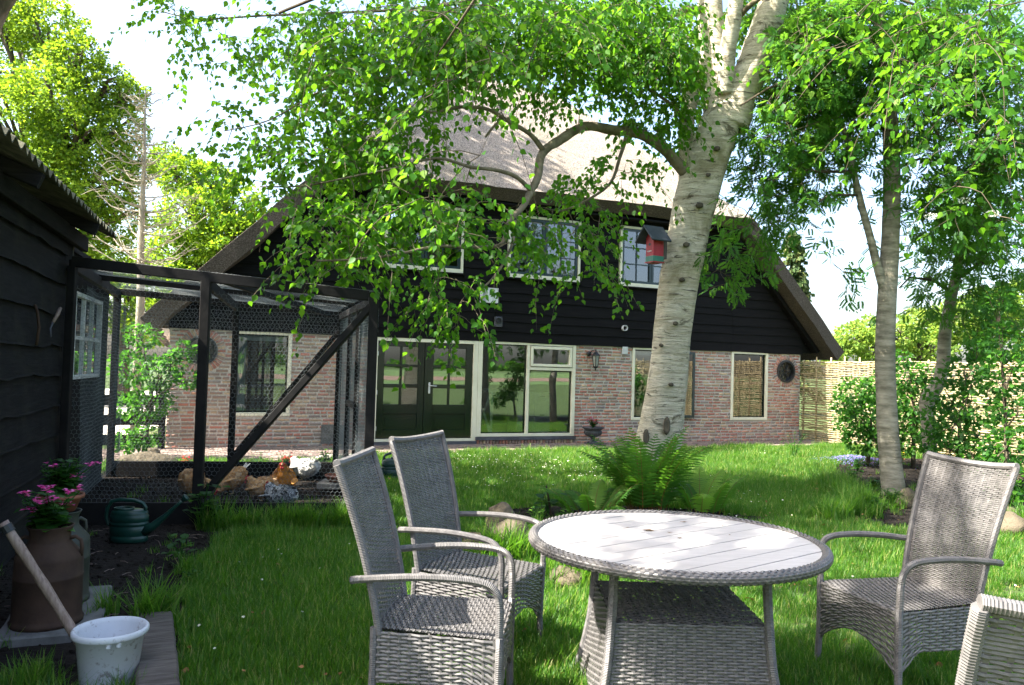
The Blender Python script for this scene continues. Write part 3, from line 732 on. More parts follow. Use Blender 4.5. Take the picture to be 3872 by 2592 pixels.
tr = to_house(thing('trestle', 'white wooden trestle with crossed braces behind the large kitchen window', 'trestle'))
for a, b in (((5.66,.5,.06),(5.66,.5,1.02)),((6.02,.5,.06),(6.02,.5,1.02))): MB().beam(a, b, .06, .06).build('leg', M['white_paint'], tr)
for a, b in (((5.69,.5,.20),(5.99,.5,.98)),((5.69,.45,.98),(5.99,.45,.20))): MB().beam(a, b, .05, .045, up=(0,1,0)).build('brace', M['white_paint'], tr)
MB().box((5.55,.42,1.022),(6.10,.95,1.09)).build('top', M['plank'], tr); MB().box((5.69,.47,.16),(5.99,.53,.20)).build('rail', M['white_paint'], tr)
kc = to_house(thing('kitchen_cabinet', 'white kitchen cabinet with dark handles behind the large window', 'cabinet'))
MB().box((6.95,1.3,.05),(7.75,1.85,1.0)).build('carcass', M['plastic_white'], kc)
for k in range(2):
    for z0, z1 in ((.1,.55),(.58,.96)):
        d = MB().box((6.97+k*.39,1.285,z0),(7.33+k*.39,1.298,z1)).build('drawer', M['plastic_white'], kc); MB().box((7.10+k*.39,1.265,z1-.05),(7.20+k*.39,1.284,z1-.035)).build('handle', M['iron_black'], d)

# ---- wall lantern
lan = thing('wall_lantern', 'black hexagonal carriage lantern mounted on the brick wall', 'lantern', HW(8.05,.0,1.5), HANG)
mb = MB(); mb.tube([(0-.09,-.0,.36),(-.09,-.04,.36)], .05, 12); mb.tube([(-.09,-.04,.36),(-.07,-.10,.42),(-.02,-.15,.44),(0,-.15,.42)], .010, 8); mb.build('bracket', M['iron_black'], lan, smooth=True)
MB().lathe([(.015,.45),(.012,.42),(.03,.40),(.095,.335),(.10,.325),(.085,.32)], 6, (0,-.15,0)).build('cap', M['iron_black'], lan)
MB().lathe([(.05,.10),(.078,.32)], 6, (0,-.15,0)).build('pane', M['lantern_glass'], lan)
for k in range(6):
    an = 2*pi*k/6; MB().beam((.052*cos(an),-.15+.052*sin(an),.10),(.081*cos(an),-.15+.081*sin(an),.32), .012, .012).build('bar', M['iron_black'], lan)
MB().lathe([(.0,.0),(.010,.02),(.018,.035),(.008,.05),(.035,.07),(.058,.095),(.058,.105)], 12, (0,-.15,0)).build('finial', M['iron_black'], lan, smooth=True)
# ================================================================== SHED (left)
SH0 = Vector((-4.2, 7.4, 0)); SD = Vector((-.32, .9474, 0)); SN = Vector((.9474, .32, 0))     # far corner, along the wall (away), outward
SANG = atan2(SN.y, SN.x)                     # local x = outward, local y = along the wall away from the camera
shed = thing('shed', 'black weathered board shed with mossy corrugated roof', 'shed', SH0, SANG)
def shed_boards():
    rr = random.Random(21); z = .02; row = 0
    wl = MB().box((-.3,-5.6,.0),(-.035,-.002,2.62)).build('wall', M['old_board'], shed)
    while z < 2.6:
        h = rr.uniform(.23,.30); z1 = min(z+h+.05, 2.66)
        y0 = -5.6; y1 = -.30 + rr.uniform(-.06,.0); n = 30; ph = rr.uniform(0,40); vs = []; fs = []
        for k in range(n+1):
            y = lerp(y0, y1, k/n); w = .03*noise.noise(Vector((y*.8+ph,row,0))) + .018*noise.noise(Vector((y*3+ph,row*2,5)))
            zb = z + w; out = .040 + .012*noise.noise(Vector((y*1.1,ph,row)))
            vs += [(out, y, zb),(out-.006, y, zb+.016),(.004, y, z1),(-.03, y, z1),(-.03, y, zb)]
        m = 5
        for k in range(n):
            p, q = k*m, (k+1)*m
            for i in range(m): fs.append((p+i, q+i, q+(i+1)%m, p+(i+1)%m))
        fs += [tuple(range(m-1,-1,-1)), tuple(n*m+i for i in range(m))]
        me = bpy.data.meshes.new('board'); me.from_pydata(vs, [], fs); me.validate(); me.update(); link('board', me, M['old_board'], wl)
        z += h; row += 1
    MB().box((-.03,-.33,.0),(.012,-.03,1.93)).build('corner_board', M['old_board'], wl, bevel=.004)
    MB().box((-.03,-.325,1.935),(.006,-.03,2.6)).build('corner_board', M['old_board'], wl, bevel=.004)
    # rough timber edge
    mb = MB(); pts = [(-.012+.006*noise.noise(Vector((z*3,1,0))), -.012, z) for z in np.linspace(.0,2.62,40)]
    mb.tube(pts, [.026+.008*noise.noise(Vector((p[2]*6,4,0))) for p in pts], 7); mb.build('corner_post', M['old_wood'], wl)
shed_boards()
def corrugated():
    mb = MB(); P0 = .146; n = 44; amp = .024
    ys = []; y = -5.9
    while y < .32: ys.append(y); y += P0/8
    vs = []; rows = [(.32,2.72),(.0,2.86),(-1.2,3.30),(-2.6,3.82)]
    for (x, z) in rows:
        for y in ys:
            ph = 2*pi*(y+5.9)/P0; xx = x + (.02*noise.noise(Vector((y*4,0,3))) if x > .3 else 0); vs.append((xx, y, z + amp*cos(ph)))
    w = len(ys); off = len(vs); vs += [(p[0], p[1], p[2]-.010) for p in vs]
    fs = []
    for j in range(len(rows)-1):
        for i in range(w-1):
            a, b, c, d = j*w+i, j*w+i+1, (j+1)*w+i+1, (j+1)*w+i; fs += [(a,d,c,b), (off+a,off+b,off+c,off+d)]
    for i in range(w-1): fs.append((i, i+1, off+i+1, off+i))
    for j in range(len(rows)-1):
        a, d = j*w+w-1, (j+1)*w+w-1; fs.append((a, d, off+d, off+a))
    mb.add(vs, fs); return mb.build('roof', M['moss_roof'], shed)
sr = corrugated()
for y in (-4.6,-2.6,-.6): MB().beam((.30,y,2.63),(-2.5,y,3.70), .06, .10).build('rafter', M['old_board'], shed)
MB().beam((.06,-5.8,2.60),(.06,.22,2.60), .06, .14).build('wall_plate', M['old_board'], shed)
MB().box((-2.6,-.06,.0),(-.31,-.0,3.0)).box((-2.6,-5.6,.0),(-2.5,-.07,3.4)).build('wall', M['old_board'], shed)
# window bay (hen house) behind the corner, inside the run
WB0, WB1 = .02, 2.42
bay = MB(); bay.box((-.75,WB0,.0),(-.70,WB1,2.5)); bay.box((-.10,WB0,2.17),(-.05,WB1,2.52)); bay.box((-.10,2.06,.88),(-.05,WB1,2.17)); bay.box((-.75,WB1,.0),(-.05,WB1+.05,2.52))
bayo = bay.build('window_bay', M['old_board'], shed)
for k, (z0, z1) in enumerate(((.0,.24),(.23,.47),(.46,.74),(.73,1.0),(.99,1.25))):
    n = 12; vs = []; fs = []
    for i in range(n+1):
        y = lerp(WB0, WB1, i/n); w = .02*noise.noise(Vector((y*1.5,k*4,2))); vs += [(-.035+.01*noise.noise(Vector((y,k,0))), y, z0+w),(-.07,y,z1+.03),(-.11,y,z1+.03),(-.11,y,z0+w)]
    for i in range(n):
        p, q = i*4, i*4+4
        for j in range(4): fs.append((p+j, q+j, q+(j+1)%4, p+(j+1)%4))
    fs += [(3,2,1,0),(n*4,n*4+1,n*4+2,n*4+3)]
    me = bpy.data.meshes.new('board'); me.from_pydata(vs, [], fs); me.validate(); me.update(); link('board', me, M['old_board'], bayo)
wz0, wz1, wy0, wy1 = 1.27, 2.165, .06, 2.02
wf = MB(); xw0, xw1 = -.095, -.045
wf.box((xw0,wy0,wz0),(xw1,wy0+.045,wz1)); wf.box((xw0,wy1-.05,wz0),(xw1,wy1,wz1)); wf.box((xw0,wy0+.045,wz1-.045),(xw1,wy1-.05,wz1)); wf.box((xw0,wy0+.045,wz0),(xw1,wy1-.05,wz0+.04))
swn = wf.build('window', M['white_paint'], shed)
for k in range(1, 4):
    y = lerp(wy0+.045, wy1-.05, k/4); MB().box((xw0+.01,y-.016,wz0+.04),(xw1-.008,y+.016,wz1-.045)).build('glazing_bar', M['white_paint'], swn)
MB().box((xw0+.012,wy0+.045,1.68),(xw1-.010,wy1-.05,1.715)).build('glazing_bar', M['white_paint'], swn)
for k in range(4):
    for z0, z1 in ((wz0+.04,1.68),(1.715,wz1-.045)):
        ya, yb = lerp(wy0+.045, wy1-.05, k/4)+.016, lerp(wy0+.045, wy1-.05, (k+1)/4)-.016; MB().box((-.078,ya,z0),(-.073,yb,z1)).build('pane', M['glass'], swn)
MB().box((-.60,WB0-.02,2.522),(-.02,WB1+.05,2.57)).build('bay_roof', M['old_board'], shed)
# tools hung on the shed wall
def hang(name, label, y, z, pts, r, mat, pts2=None, mat2=None):
    t = thing(name, label, 'tool', SH0 + SD*y + SN*.06 + Vector((0,0,z)), SANG)
    MB().tube(pts, r, 8).build('handle', mat, t, smooth=True)
    if pts2: MB().tube(pts2, .007, 8).build('blade', mat2, t, smooth=True)
hang('hand_fork', 'small hand fork with pale wooden handle hung on the shed boards', -.95, 1.78, [(.0,.0,.0),(.02,.05,.07),(.03,.10,.13)], [.012,.016,.014], M['handle_wood'], [(0,0,0),(-.01,-.03,-.05),(.0,-.05,-.12)], M['lead'])
hang('sickle_handle', 'bent rusty iron bar hung on the shed boards', -1.45, 1.72, [(0,0,-.14),(.01,.01,.0),(.0,-.02,.12),(-.01,-.06,.17)], .011, M['rust'])
MB().tube([(.05,-.28,1.12),(.10,-.26,1.10),(.12,-.24,1.03),(.09,-.24,.97),(.05,-.26,.96)], .008, 8).build('iron_hook', M['iron_black'], shed, smooth=True)

# ================================================================== CHICKEN RUN
run = thing('chicken_run', 'black timber chicken run covered with wire netting beside the shed', 'chicken run', (-2.9, 8.6, 0))
RO = Vector(run.location)
FL, FM, FR = Vector((-3.98,7.02,0)), Vector((-2.84,7.2,0)), Vector((-1.33,7.45,0))
BL, BM, BR = Vector((-5.0,9.85,0)), Vector((-3.56,10.05,0)), Vector((-2.27,10.29,0))
ZF = lambda p: 2.36 - (p.x+4.03)/2.70*.20
ZB = lambda p: 2.31 - (p.x+5.0)/2.75*.17
def Z(p, z): return Vector((p.x, p.y, z))
def rb(name, a, b, w, h, up=(0,0,1)): return MB(RO).beam(a, b, w, h, up).build(name, M['black_timber'], run)
XD = (FR-FL).normalized()
rb('post', Z(FM,-.02), Z(FM,ZF(FM)-.04), .085, .085, XD); rb('post', Z(FR,-.02), Z(FR,ZF(FR)+.03), .09, .09, XD); rb('post', Z(FL,0), Z(FL,ZF(FL)-.04), .07, .07, XD)
rb('top_beam', Z(FL,ZF(FL)), Z(FR-XD*.05,ZF(FR)), .07, .095)
for p in (BL, BM, BR): rb('post', Z(p,0), Z(p,ZB(p)), .075, .075, XD)
rb('top_beam', Z(BL,ZB(BL)+.03), Z(BR,ZB(BR)+.03), .06, .08)
MA, MC = (FL+BL)/2, (FR+BR)/2
rb('roof_beam', Z(MA,2.37), Z(MC,2.20), .05, .07); rb('roof_beam', Z(FM,ZF(FM)-.05), Z(BM,ZB(BM)-.03), .05, .10); rb('roof_beam', Z(FR,ZF(FR)-.04), Z(BR,ZB(BR)-.02), .05, .08); rb('roof_beam', Z(FL,ZF(FL)-.03), Z(BL,ZB(BL)-.0), .06, .10)
rb('roof_brace', Z(lerp(FM,FR,.08),ZF(FM)-.02), Z(lerp(BM,BR,.9),ZB(BR)+.0), .04, .06)
rb('brace', Z(FR,2.06)-XD*.03+Vector((0,.02,0)), Z(FM,.28)+XD*.06+Vector((0,.02,0)), .06, .11, (0,1,0)); rb('brace', Z(BR,1.95), Z(BM,.25), .05, .08, (0,1,0))
rb('base_board', Z(FL,.10)+Vector((0,-.02,0)), Z(FR,.10)+Vector((0,-.02,0)), .04, .20); rb('base_board', Z(BL,.11), Z(BR,.11), .06, .20); rb('base_board', Z(FR,.09), Z(BR,.09), .04, .18)
MP = lerp(FR, BR, .62); rb('post', Z(MP,0), Z(MP,2.10), .05, .05); MQ = lerp(FR, BR, .36); rb('post', Z(MQ,0), Z(MQ,2.12), .05, .05)
rb('door_rail', Z(MP,1.05), Z(MQ,1.05), .04, .07)
def hexnet(name, o, eu, ev, W_, H_, cell=.042, r=.0011, top=None):
    """hexagonal netting over the parallelogram o + u*eu + v*ev; wires are three-sided rods"""
    eu = Vector(eu); ev = Vector(ev); s = cell/ sqrt(3)
    px, py = cell, 1.5*s; nx, ny = int(W_/px), int(H_/(py))
    A = []; B = []
    for j in range(ny):
        for i in range(nx):
            x = i*px + (cell/2 if j % 2 else 0); y = j*py
            p0 = (x, y); p1 = (x+cell/2, y+s/2); p2 = (x+cell, y); p3 = (x+cell/2, y+s/2+s)
            A += [p0, p1, p1]; B += [p1, p2, p3]
    A = np.array(A); B = np.array(B); jit = lambda p: np.stack([p[:,0]+.004*np.sin(p[:,1]*9+p[:,0]*3), p[:,1]+.005*np.sin(p[:,0]*7), .012*np.sin(p[:,0]*5.1+1)*np.sin(p[:,1]*4.3)], 1)
    A = jit(A); B = jit(B); nz = eu.cross(ev).normalized(); Mx = np.array([eu, ev, nz]); o = np.array(Vector(o)-RO)
    A = A@Mx + o; B = B@Mx + o
    d = B-A; d /= np.linalg.norm(d, axis=1, keepdims=True); n0 = np.array(nz); sd = np.cross(d, n0); sd /= np.maximum(np.linalg.norm(sd, axis=1, keepdims=True), 1e-6)
    V = []
    for Q in (A, B):
        for an in (pi/2, pi/2+2*pi/3, pi/2+4*pi/3): V.append(Q + r*(sd*cos(an) + n0*sin(an)))
    V = np.stack(V, 1).reshape(-1, 3); m = len(A); b = (np.arange(m)*6)[:, None]
    F = np.concatenate([b+np.array([0,1,4,3]), b+np.array([1,2,5,4]), b+np.array([2,0,3,5])], 0)
    ob = link(name, np_mesh(name, V, F), M['wire'], run); tag(ob, kind='stuff'); return ob
def ln(a, b): return (b-a).length
e = lambda a, b: (b-a).normalized()
hexnet('wire_netting', Z(FL,.18)+Vector((0,.03,0)), e(FL,FR), (0,0,1), ln(FL,FR), 2.0)
hexnet('wire_netting', Z(BL,.18), e(BL,BR), (0,0,1), ln(BL,BR), 2.02)
hexnet('wire_netting', Z(FR,.15), e(FR,BR), (0,0,1), ln(FR,BR), 1.98); hexnet('wire_netting', Z(FR,.15)+Vector((.04,0,0)), e(FR,BR), (0,0,1), ln(FR,BR), 1.9, .03)
tl = Z(FL,ZF(FL)+.05); tr_ = Z(FR,ZF(FR)+.05); bl_ = Z(BL,ZB(BL)+.07)
hexnet('wire_netting', tl, e(tl,tr_), e(tl,bl_), ln(tl,tr_), ln(tl,bl_)-.03)
hexnet('wire_netting', Z(FL,.18)+Vector((.1,.05,0)), e(FL,BL), (0,0,1), ln(FL,BL), 2.0)

# hens -------------------------------------------------------------------------------------------------
def hen(label, loc, yaw, mat, spine, group=None, sc=1.0, tail_mat=None, comb=True, ruff=None, hd=None):
    t = thing('hen', label, 'hen', loc, yaw, group); t.scale = (sc,)*3
    mb = MB(); n = 16; vs = []
    for i, (x, z, rx, rz, y) in enumerate(spine):
        a = spine[max(i-1,0)]; b = spine[min(i+1,len(spine)-1)]; tx, tz = b[0]-a[0], b[1]-a[1]; L = sqrt(tx*tx+tz*tz) or 1; tx /= L; tz /= L
        for k in range(n):
            an = 2*pi*k/n; f = 1 + .05*noise.noise(Vector((i*1.3, k*1.1, x*9)))
            vs.append((x - tz*rz*sin(an)*f, y + rx*cos(an)*f, z + tx*rz*sin(an)*f))
    m = len(spine)
    fs = [(i*n+k, i*n+(k+1)%n, (i+1)*n+(k+1)%n, (i+1)*n+k) for i in range(m-1) for k in range(n)] + [tuple(range(n-1,-1,-1)), tuple(range((m-1)*n,m*n))]
    mi = [0]*len(fs); mats = [mat]
    mb.add(vs, fs); o = mb.build('body', mats, t, smooth=True); ss = o.modifiers.new('s', 'SUBSURF'); ss.levels = 1; ss.render_levels = 1
    hx, hz, _, hr, hy = spine[-2] if hd is None else hd
    # plumage: overlapping feathers lying towards the tail
    pv, pd, pu, lv = [], [], [], []
    for _ in range(950):
        i = random.randrange(1, m-2); f = random.random(); a, b = spine[i], spine[i+1]; x, z, rx, rz, y = [lerp(p, q, f) for p, q in zip(a, b)]; tx, tz = b[0]-a[0], b[1]-a[1]; L = sqrt(tx*tx+tz*tz) or 1; tx /= L; tz /= L; an = rnd(0, 2*pi)
        nrm = Vector((-tz*sin(an), cos(an), tx*sin(an))); pv.append((x + nrm.x*rz*.99, y + nrm.y*rx*.99, z + nrm.z*rz*.99)); d = Vector((-tx, 0, -tz)) + nrm*.22 + Vector((rnd(-.2,.2), rnd(-.2,.2), -.25+rnd(-.2,.1))); pd.append(tuple(d)); pu.append(tuple(nrm)); lv.append(random.random())
    sz_ = np.array([.030 + .018*random.random() for _ in pv]); V, F = stamp(CARD_V, CARD_F, np.array(pv), frames(np.array(pd), np.array(pu)), sz_)
    pm = {'buff_feathers': 'plume_buff', 'golden_feathers': 'plume_gold', 'white_feathers': 'plume_white', 'barred_feathers': 'plume_barred'}[mat.name]
    tag(link('plumage', np_mesh('plumage', V, F, np.repeat(lv, 4)), M[pm], t), kind='stuff')
    # wings
    for s in (-1, 1):
        w = MB().lathe([(.0,-.02),(.03,.0),(.045,.05),(.04,.10),(.02,.15),(0,.17)], 10, (0,0,0), sx=.35)
        wo = w.build('wing', mat, t, smooth=True); b = max(spine, key=lambda q: q[2]); wo.location = (b[0]+.06, s*b[2]*.90, b[1]+.02); wo.rotation_euler = (0, -pi/2+.15, 0); wo.rotation_euler = (s*.15, -1.75, 0)
    if tail_mat:
        tx, tz = spine[0][0], spine[0][1]
        tm = MB()
        for k in range(5): an = (k-2)*.22; tm.add([(tx+.05,(k-2)*.012-.012,tz-.02),(tx+.05,(k-2)*.012+.012,tz-.02),(tx-.05,(k-2)*.02+.014,tz+.05+.012*abs(k-2)),(tx-.05,(k-2)*.02-.014,tz+.05+.012*abs(k-2))], [(0,1,2,3)])
        tm.build('tail', tail_mat, t)
    if comb:
        cm = MB(); c = [(hx-.02,hz+.02),(hx-.028,hz+.040),(hx-.012,hz+.036),(hx-.006,hz+.052),(hx+.006,hz+.038),(hx+.016,hz+.046),(hx+.022,hz+.026),(hx+.024,hz+.012)]
        cm.prism(c, hy-.004, hy+.004); cm.build('comb', M['comb_red'], t)
        fm = MB(); fm.lathe([(0,-.02),(.014,-.008),(.018,.006),(.010,.018),(0,.022)], 10, (hx+.010,hy,hz), sy=1.9); fm.build('face', M['comb_red'], t, smooth=True)
        wm = MB()
        for s in (-1,1): wm.lathe([(0,-.05),(.009,-.042),(.010,-.028),(0,-.012)], 8, (hx+.024,hy+s*.010,hz)); 
        wm.build('wattle', M['comb_red'], t, smooth=True)
        MB().lathe([(.010,0),(.007,.012),(.0,.026)], 8).build('beak', M['beak'], t).location = (hx+.026,hy,hz); t.children[-1].rotation_euler = (0, radians(100), 0)
        for s in (-1,1): MB().lathe([(0,-.004),(.004,0),(0,.004)], 8, (hx+.012,hy+s*.034,hz+.008)).build('eye', M['iron_black'], t)
    for s in (-1,1):
        lg = MB(); lg.tube([(.0,s*.045,.10),(.01,s*.045,.015)], [.012,.008], 8)
        for dx, dy in ((.05,-.02),(.055,.0),(.05,.02),(-.025,0)): lg.tube([(.01,s*.045,.012),(.01+dx,s*.045+dy,.006)], [.006,.003], 6)
        lg.build('leg', M['beak'], t)
    return t
UPRIGHT = [(-.20,.27,.012,.015,0),(-.17,.25,.05,.05,0),(-.11,.21,.10,.095,0),(-.03,.18,.125,.12,0),(.05,.18,.115,.115,0),(.10,.22,.085,.085,0),(.125,.275,.06,.06,0),(.135,.32,.045,.042,0),(.145,.350,.038,.036,0),(.160,.362,.030,.030,0),(.175,.36,.010,.010,0)]
TUCK = [(-.19,.24,.012,.015,0),(-.16,.22,.06,.055,0),(-.10,.19,.115,.10,0),(-.02,.165,.14,.125,0),(.06,.165,.125,.12,0),(.11,.20,.095,.09,.01),(.13,.24,.065,.06,.02),(.15,.262,.048,.045,.025),(.172,.265,.036,.034,.03),(.19,.262,.012,.012,.03)]
PECK = [(-.19,.30,.012,.015,0),(-.15,.28,.06,.055,0),(-.09,.24,.11,.10,0),(-.01,.19,.13,.12,0),(.07,.15,.11,.105,0),(.13,.12,.075,.07,0),(.165,.09,.05,.048,0),(.19,.07,.038,.036,0),(.21,.055,.030,.028,0),(.222,.045,.010,.010,0)]
HG = 'hens in the chicken run'
hen('white hen with black tail sitting by the back board of the run', (-2.62,10.08,.0), radians(165), M['feather_white'], TUCK, HG, .98, M['feather_black'])
hen('golden hen standing upright in the run, seen head on', (-2.50,8.72,.0), radians(-78), M['feather_gold'], UPRIGHT, HG, 1.08)
hen('black and white barred hen preening in front of the golden hen', (-2.30,7.95,.0), radians(150), M['feather_barred'], TUCK, HG, .92)
hen('buff hen with darker neck squatting beside the barred hen', (-2.66,8.5,.0), radians(200), M['feather_buff'], TUCK, HG, .9)
hen('fluffy buff hen squatting behind the front post of the run', (-3.50,8.72,.0), radians(-50), M['feather_buff'], TUCK, HG, .98)
hen('buff hen with pale rump bending down behind the diagonal brace', (-3.13,8.9,.0), radians(235), M['feather_buff'], PECK, HG, .88, M['feather_white'])
ds = thing('feed_dish', 'brown terracotta feed dish standing on a concrete tile in the run', 'dish', (-1.98,9.2,.13))
MB().lathe([(.0,.004),(.12,.004),(.155,.055),(.165,.058),(.165,.066),(.15,.066),(.118,.016),(0,.014)], 28, (0,0,0)).build('bowl', M['terracotta'], ds, smooth=True)
MB().ring((0,0), .150, .167, 0, .006, 28).build('rim', M['terracotta'], ds).rotation_euler = (pi/2,0,0); ds.children[-1].location = (0,0,.068)
tl_ = MB(); tl_.box((-2.2,9.03,.055),(-1.75,9.40,.128)); tag(tl_.build('concrete_tile', M['concrete'], bevel=.006), 'thick concrete tile on bricks under the terracotta feed dish', 'tile')
tl2 = MB(); tl2.box((-2.15,9.10,.006),(-2.02,9.34,.053)); tl2.box((-1.93,9.10,.006),(-1.80,9.34,.053)); tag(tl2.build('brick_support', M['brick'], bevel=.004), 'pair of loose bricks carrying the concrete tile', 'bricks')

# ================================================================== WATERING CANS
def watering_can(label, loc, yaw, mat, sc=1.0, group='plastic watering cans'):
    t = thing('watering_can', label, 'watering can', loc, yaw, group); t.scale = (sc,)*3
    prof = [(0,.002),(.135,.002),(.150,.012),(.150,.045),(.144,.052),(.144,.062),(.150,.070),(.150,.125),(.145,.130),(.145,.140),(.152,.146),(.152,.158),(.146,.164),(.146,.172),(.152,.178),(.150,.215),(.144,.222),(.144,.232),(.140,.250),(.11,.262)]
    MB().lathe(prof, 32, sy=.66).build('body', mat, t, smooth=True)
    MB().lathe([(.075,.258),(.08,.278),(.068,.278),(.066,.255),(.06,.20),(0,.195)], 24, (-.045,0,0), sy=.8).build('filler_neck', mat, t, smooth=True)
    pts = [(-.135,0,.12),(-.165,0,.14),(-.185,0,.20),(-.175,0,.28),(-.145,0,.325),(-.08,0,.340),(.03,0,.335),(.10,0,.315),(.125,0,.28),(.118,0,.235)]
    MB().tube(pts, [.012,.014,.015,.016,.016,.016,.016,.016,.015,.014], 10).build('handle', mat, t, smooth=True)
    sp = MB(); pts = [(.12,0,.09),(.19,0,.13),(.28,0,.21),(.38,0,.31),(.42,0,.345)]; sp.tube(pts, [.062,.042,.026,.016,.015], 12, flat=.8); so = sp.build('spout', mat, t, smooth=True)
    MB().lathe([(.014,0),(.024,.022),(.03,.042),(.03,.05),(.0,.056)], 16).build('rose', mat, so, smooth=True).location = (.412,0,.338); so.children[-1].rotation_euler = (0,radians(48),0)
    return t
watering_can('dark green watering can standing on the soil before the chicken run', (-3.08,6.42,.006), radians(4), M['green_plastic'])
watering_can('dark teal watering can behind the chair by the corner post of the run', (-1.52,10.35,.0), radians(205), M['teal_plastic'], 1.05)

# ================================================================== CHURNS, POTS, BUCKET
SLAB = thing('paving_slab', 'rough concrete slab under the milk churns', 'slab', (-2.55,4.52,0), radians(-67))
def rough_slab():
    mb = MB(); a, b, h = .46, .24, .055; n = 12; vs = []
    ring_ = [(x, -b) for x in np.linspace(-a, a, n)] + [(a, y) for y in np.linspace(-b, b, 6)[1:]] + [(x, b) for x in np.linspace(a, -a, n)[1:]] + [(-a, y) for y in np.linspace(b, -b, 6)[1:-1]]
    k = len(ring_)
    for z, g in ((0,.0),(h*.8,.0),(h,-.012)):
        for i, (x, y) in enumerate(ring_): j = .010*noise.noise(Vector((x*14,y*14,z*9))); vs.append((x*(1+g*2)+j, y*(1+g*3)+j, z))
    fs = [(r*k+i, r*k+(i+1)%k, (r+1)*k+(i+1)%k, (r+1)*k+i) for r in range(2) for i in range(k)] + [tuple(2*k+i for i in range(k))]
    mb.add(vs, fs); mb.build('slab', M['concrete'], SLAB)
rough_slab()
def churn(label, loc, mat, sc, group=None, yaw=0.0):
    t = thing('milk_churn', label, 'milk churn', loc, yaw, group); t.scale = (sc,)*3
    prof = [(0,.004),(.178,.004),(.186,.0),(.190,.02),(.182,.03),(.178,.05),(.176,.26),(.180,.266),(.176,.272),(.174,.36),(.170,.385),(.110,.455),(.106,.47),(.106,.52),(.120,.545),(.122,.55),(.112,.55),(.098,.525),(.096,.46),(0,.44)]
    MB().lathe(prof, 36, wob=.004).build('body', mat, t, smooth=True)
    for s in (-1, 1):
        MB().tube([(s*.10,0,.475),(s*.135,0,.485),(s*.165,0,.465),(s*.172,0,.42),(s*.168,0,.375)], .011, 8).build('handle', mat, t, smooth=True)
    return t
churn('rusty brown milk churn holding pink geraniums beside the shed', (-2.49,4.30,.055), M['rust'], .95, 'milk churns', radians(10))
churn('grey-green milk churn with a terracotta pot on top', (-2.66,4.68,.055), M['churn_green'], .96, 'milk churns', radians(60))
pot = thing('flower_pot', 'terracotta saucer pot of pink geraniums on the grey-green churn', 'flower pot', (-2.66,4.68,.055+.55*.96))
MB().lathe([(0,.0),(.08,.0),(.112,.075),(.128,.078),(.128,.098),(.114,.098),(.10,.07),(0,.065)], 28).build('pot', M['terracotta'], pot, smooth=True)
bk = thing('bucket', 'greyish white plastic bucket standing in the grass, with a pole in it', 'bucket', (-1.80,3.62,.0))
MB().lathe([(0,.006),(.105,.006),(.112,.0),(.116,.01),(.142,.235),(.156,.238),(.162,.247),(.162,.262),(.155,.270),(.147,.268),(.140,.25),(.113,.02),(0,.018)], 44).build('body', M['bucket'], bk, smooth=True)
for k in range(2): an = -1.15+k*.28; MB().box((-.008,-.006,-.02),(.008,.012,0)).build('lug', M['bucket'], bk).location = (.150*cos(an),.150*sin(an),.240)
pole = thing('tool_handle', 'weathered wooden pole with iron band leaning from the bucket to the shed', 'pole', (-1.86,3.66,.02))
p1, p0 = Vector((-2.46,3.36,.80)), Vector((-1.86,3.66,.025)); p1 = P(12,1975,3.55)
pts = [p0.lerp(p1, k/12) + Vector((0,0,.012*sin(k*pi/12))) for k in range(13)]
MB(pole.location).tube(pts, [.021+.0015*sin(k*2.1) for k in range(13)], 10).build('shaft', M['handle_wood'], pole, smooth=True)
MB(pole.location).tube([pts[11].lerp(pts[12],.2), pts[11].lerp(pts[12],.75)], .026, 10).build('iron_band', M['iron_black'], pole)
pk = thing('wooden_plank', 'short weathered plank lying in the grass beside the bucket', 'plank', (-1.70,3.88,.0), radians(25))
def plank_mesh():
    n = 16; vs = []
    for i in range(n+1):
        y = lerp(-.62, .55, i/n)
        for x, z in ((-.085,.0),(.085,.0),(.088,.085),(.078,.098),(-.076,.100),(-.088,.088)):
            j = .005*noise.noise(Vector((x*30,y*9,z*20))); vs.append((x+j, y+(j*2 if i in (0,n) else 0), z+j))
    m = 6; fs = [(i*m+k,i*m+(k+1)%m,(i+1)*m+(k+1)%m,(i+1)*m+k) for i in range(n) for k in range(m)] + [tuple(range(m-1,-1,-1)), tuple(n*m+k for k in range(m))]
    MB().add(vs, fs).build('board', M['old_wood'], pk)
plank_mesh()

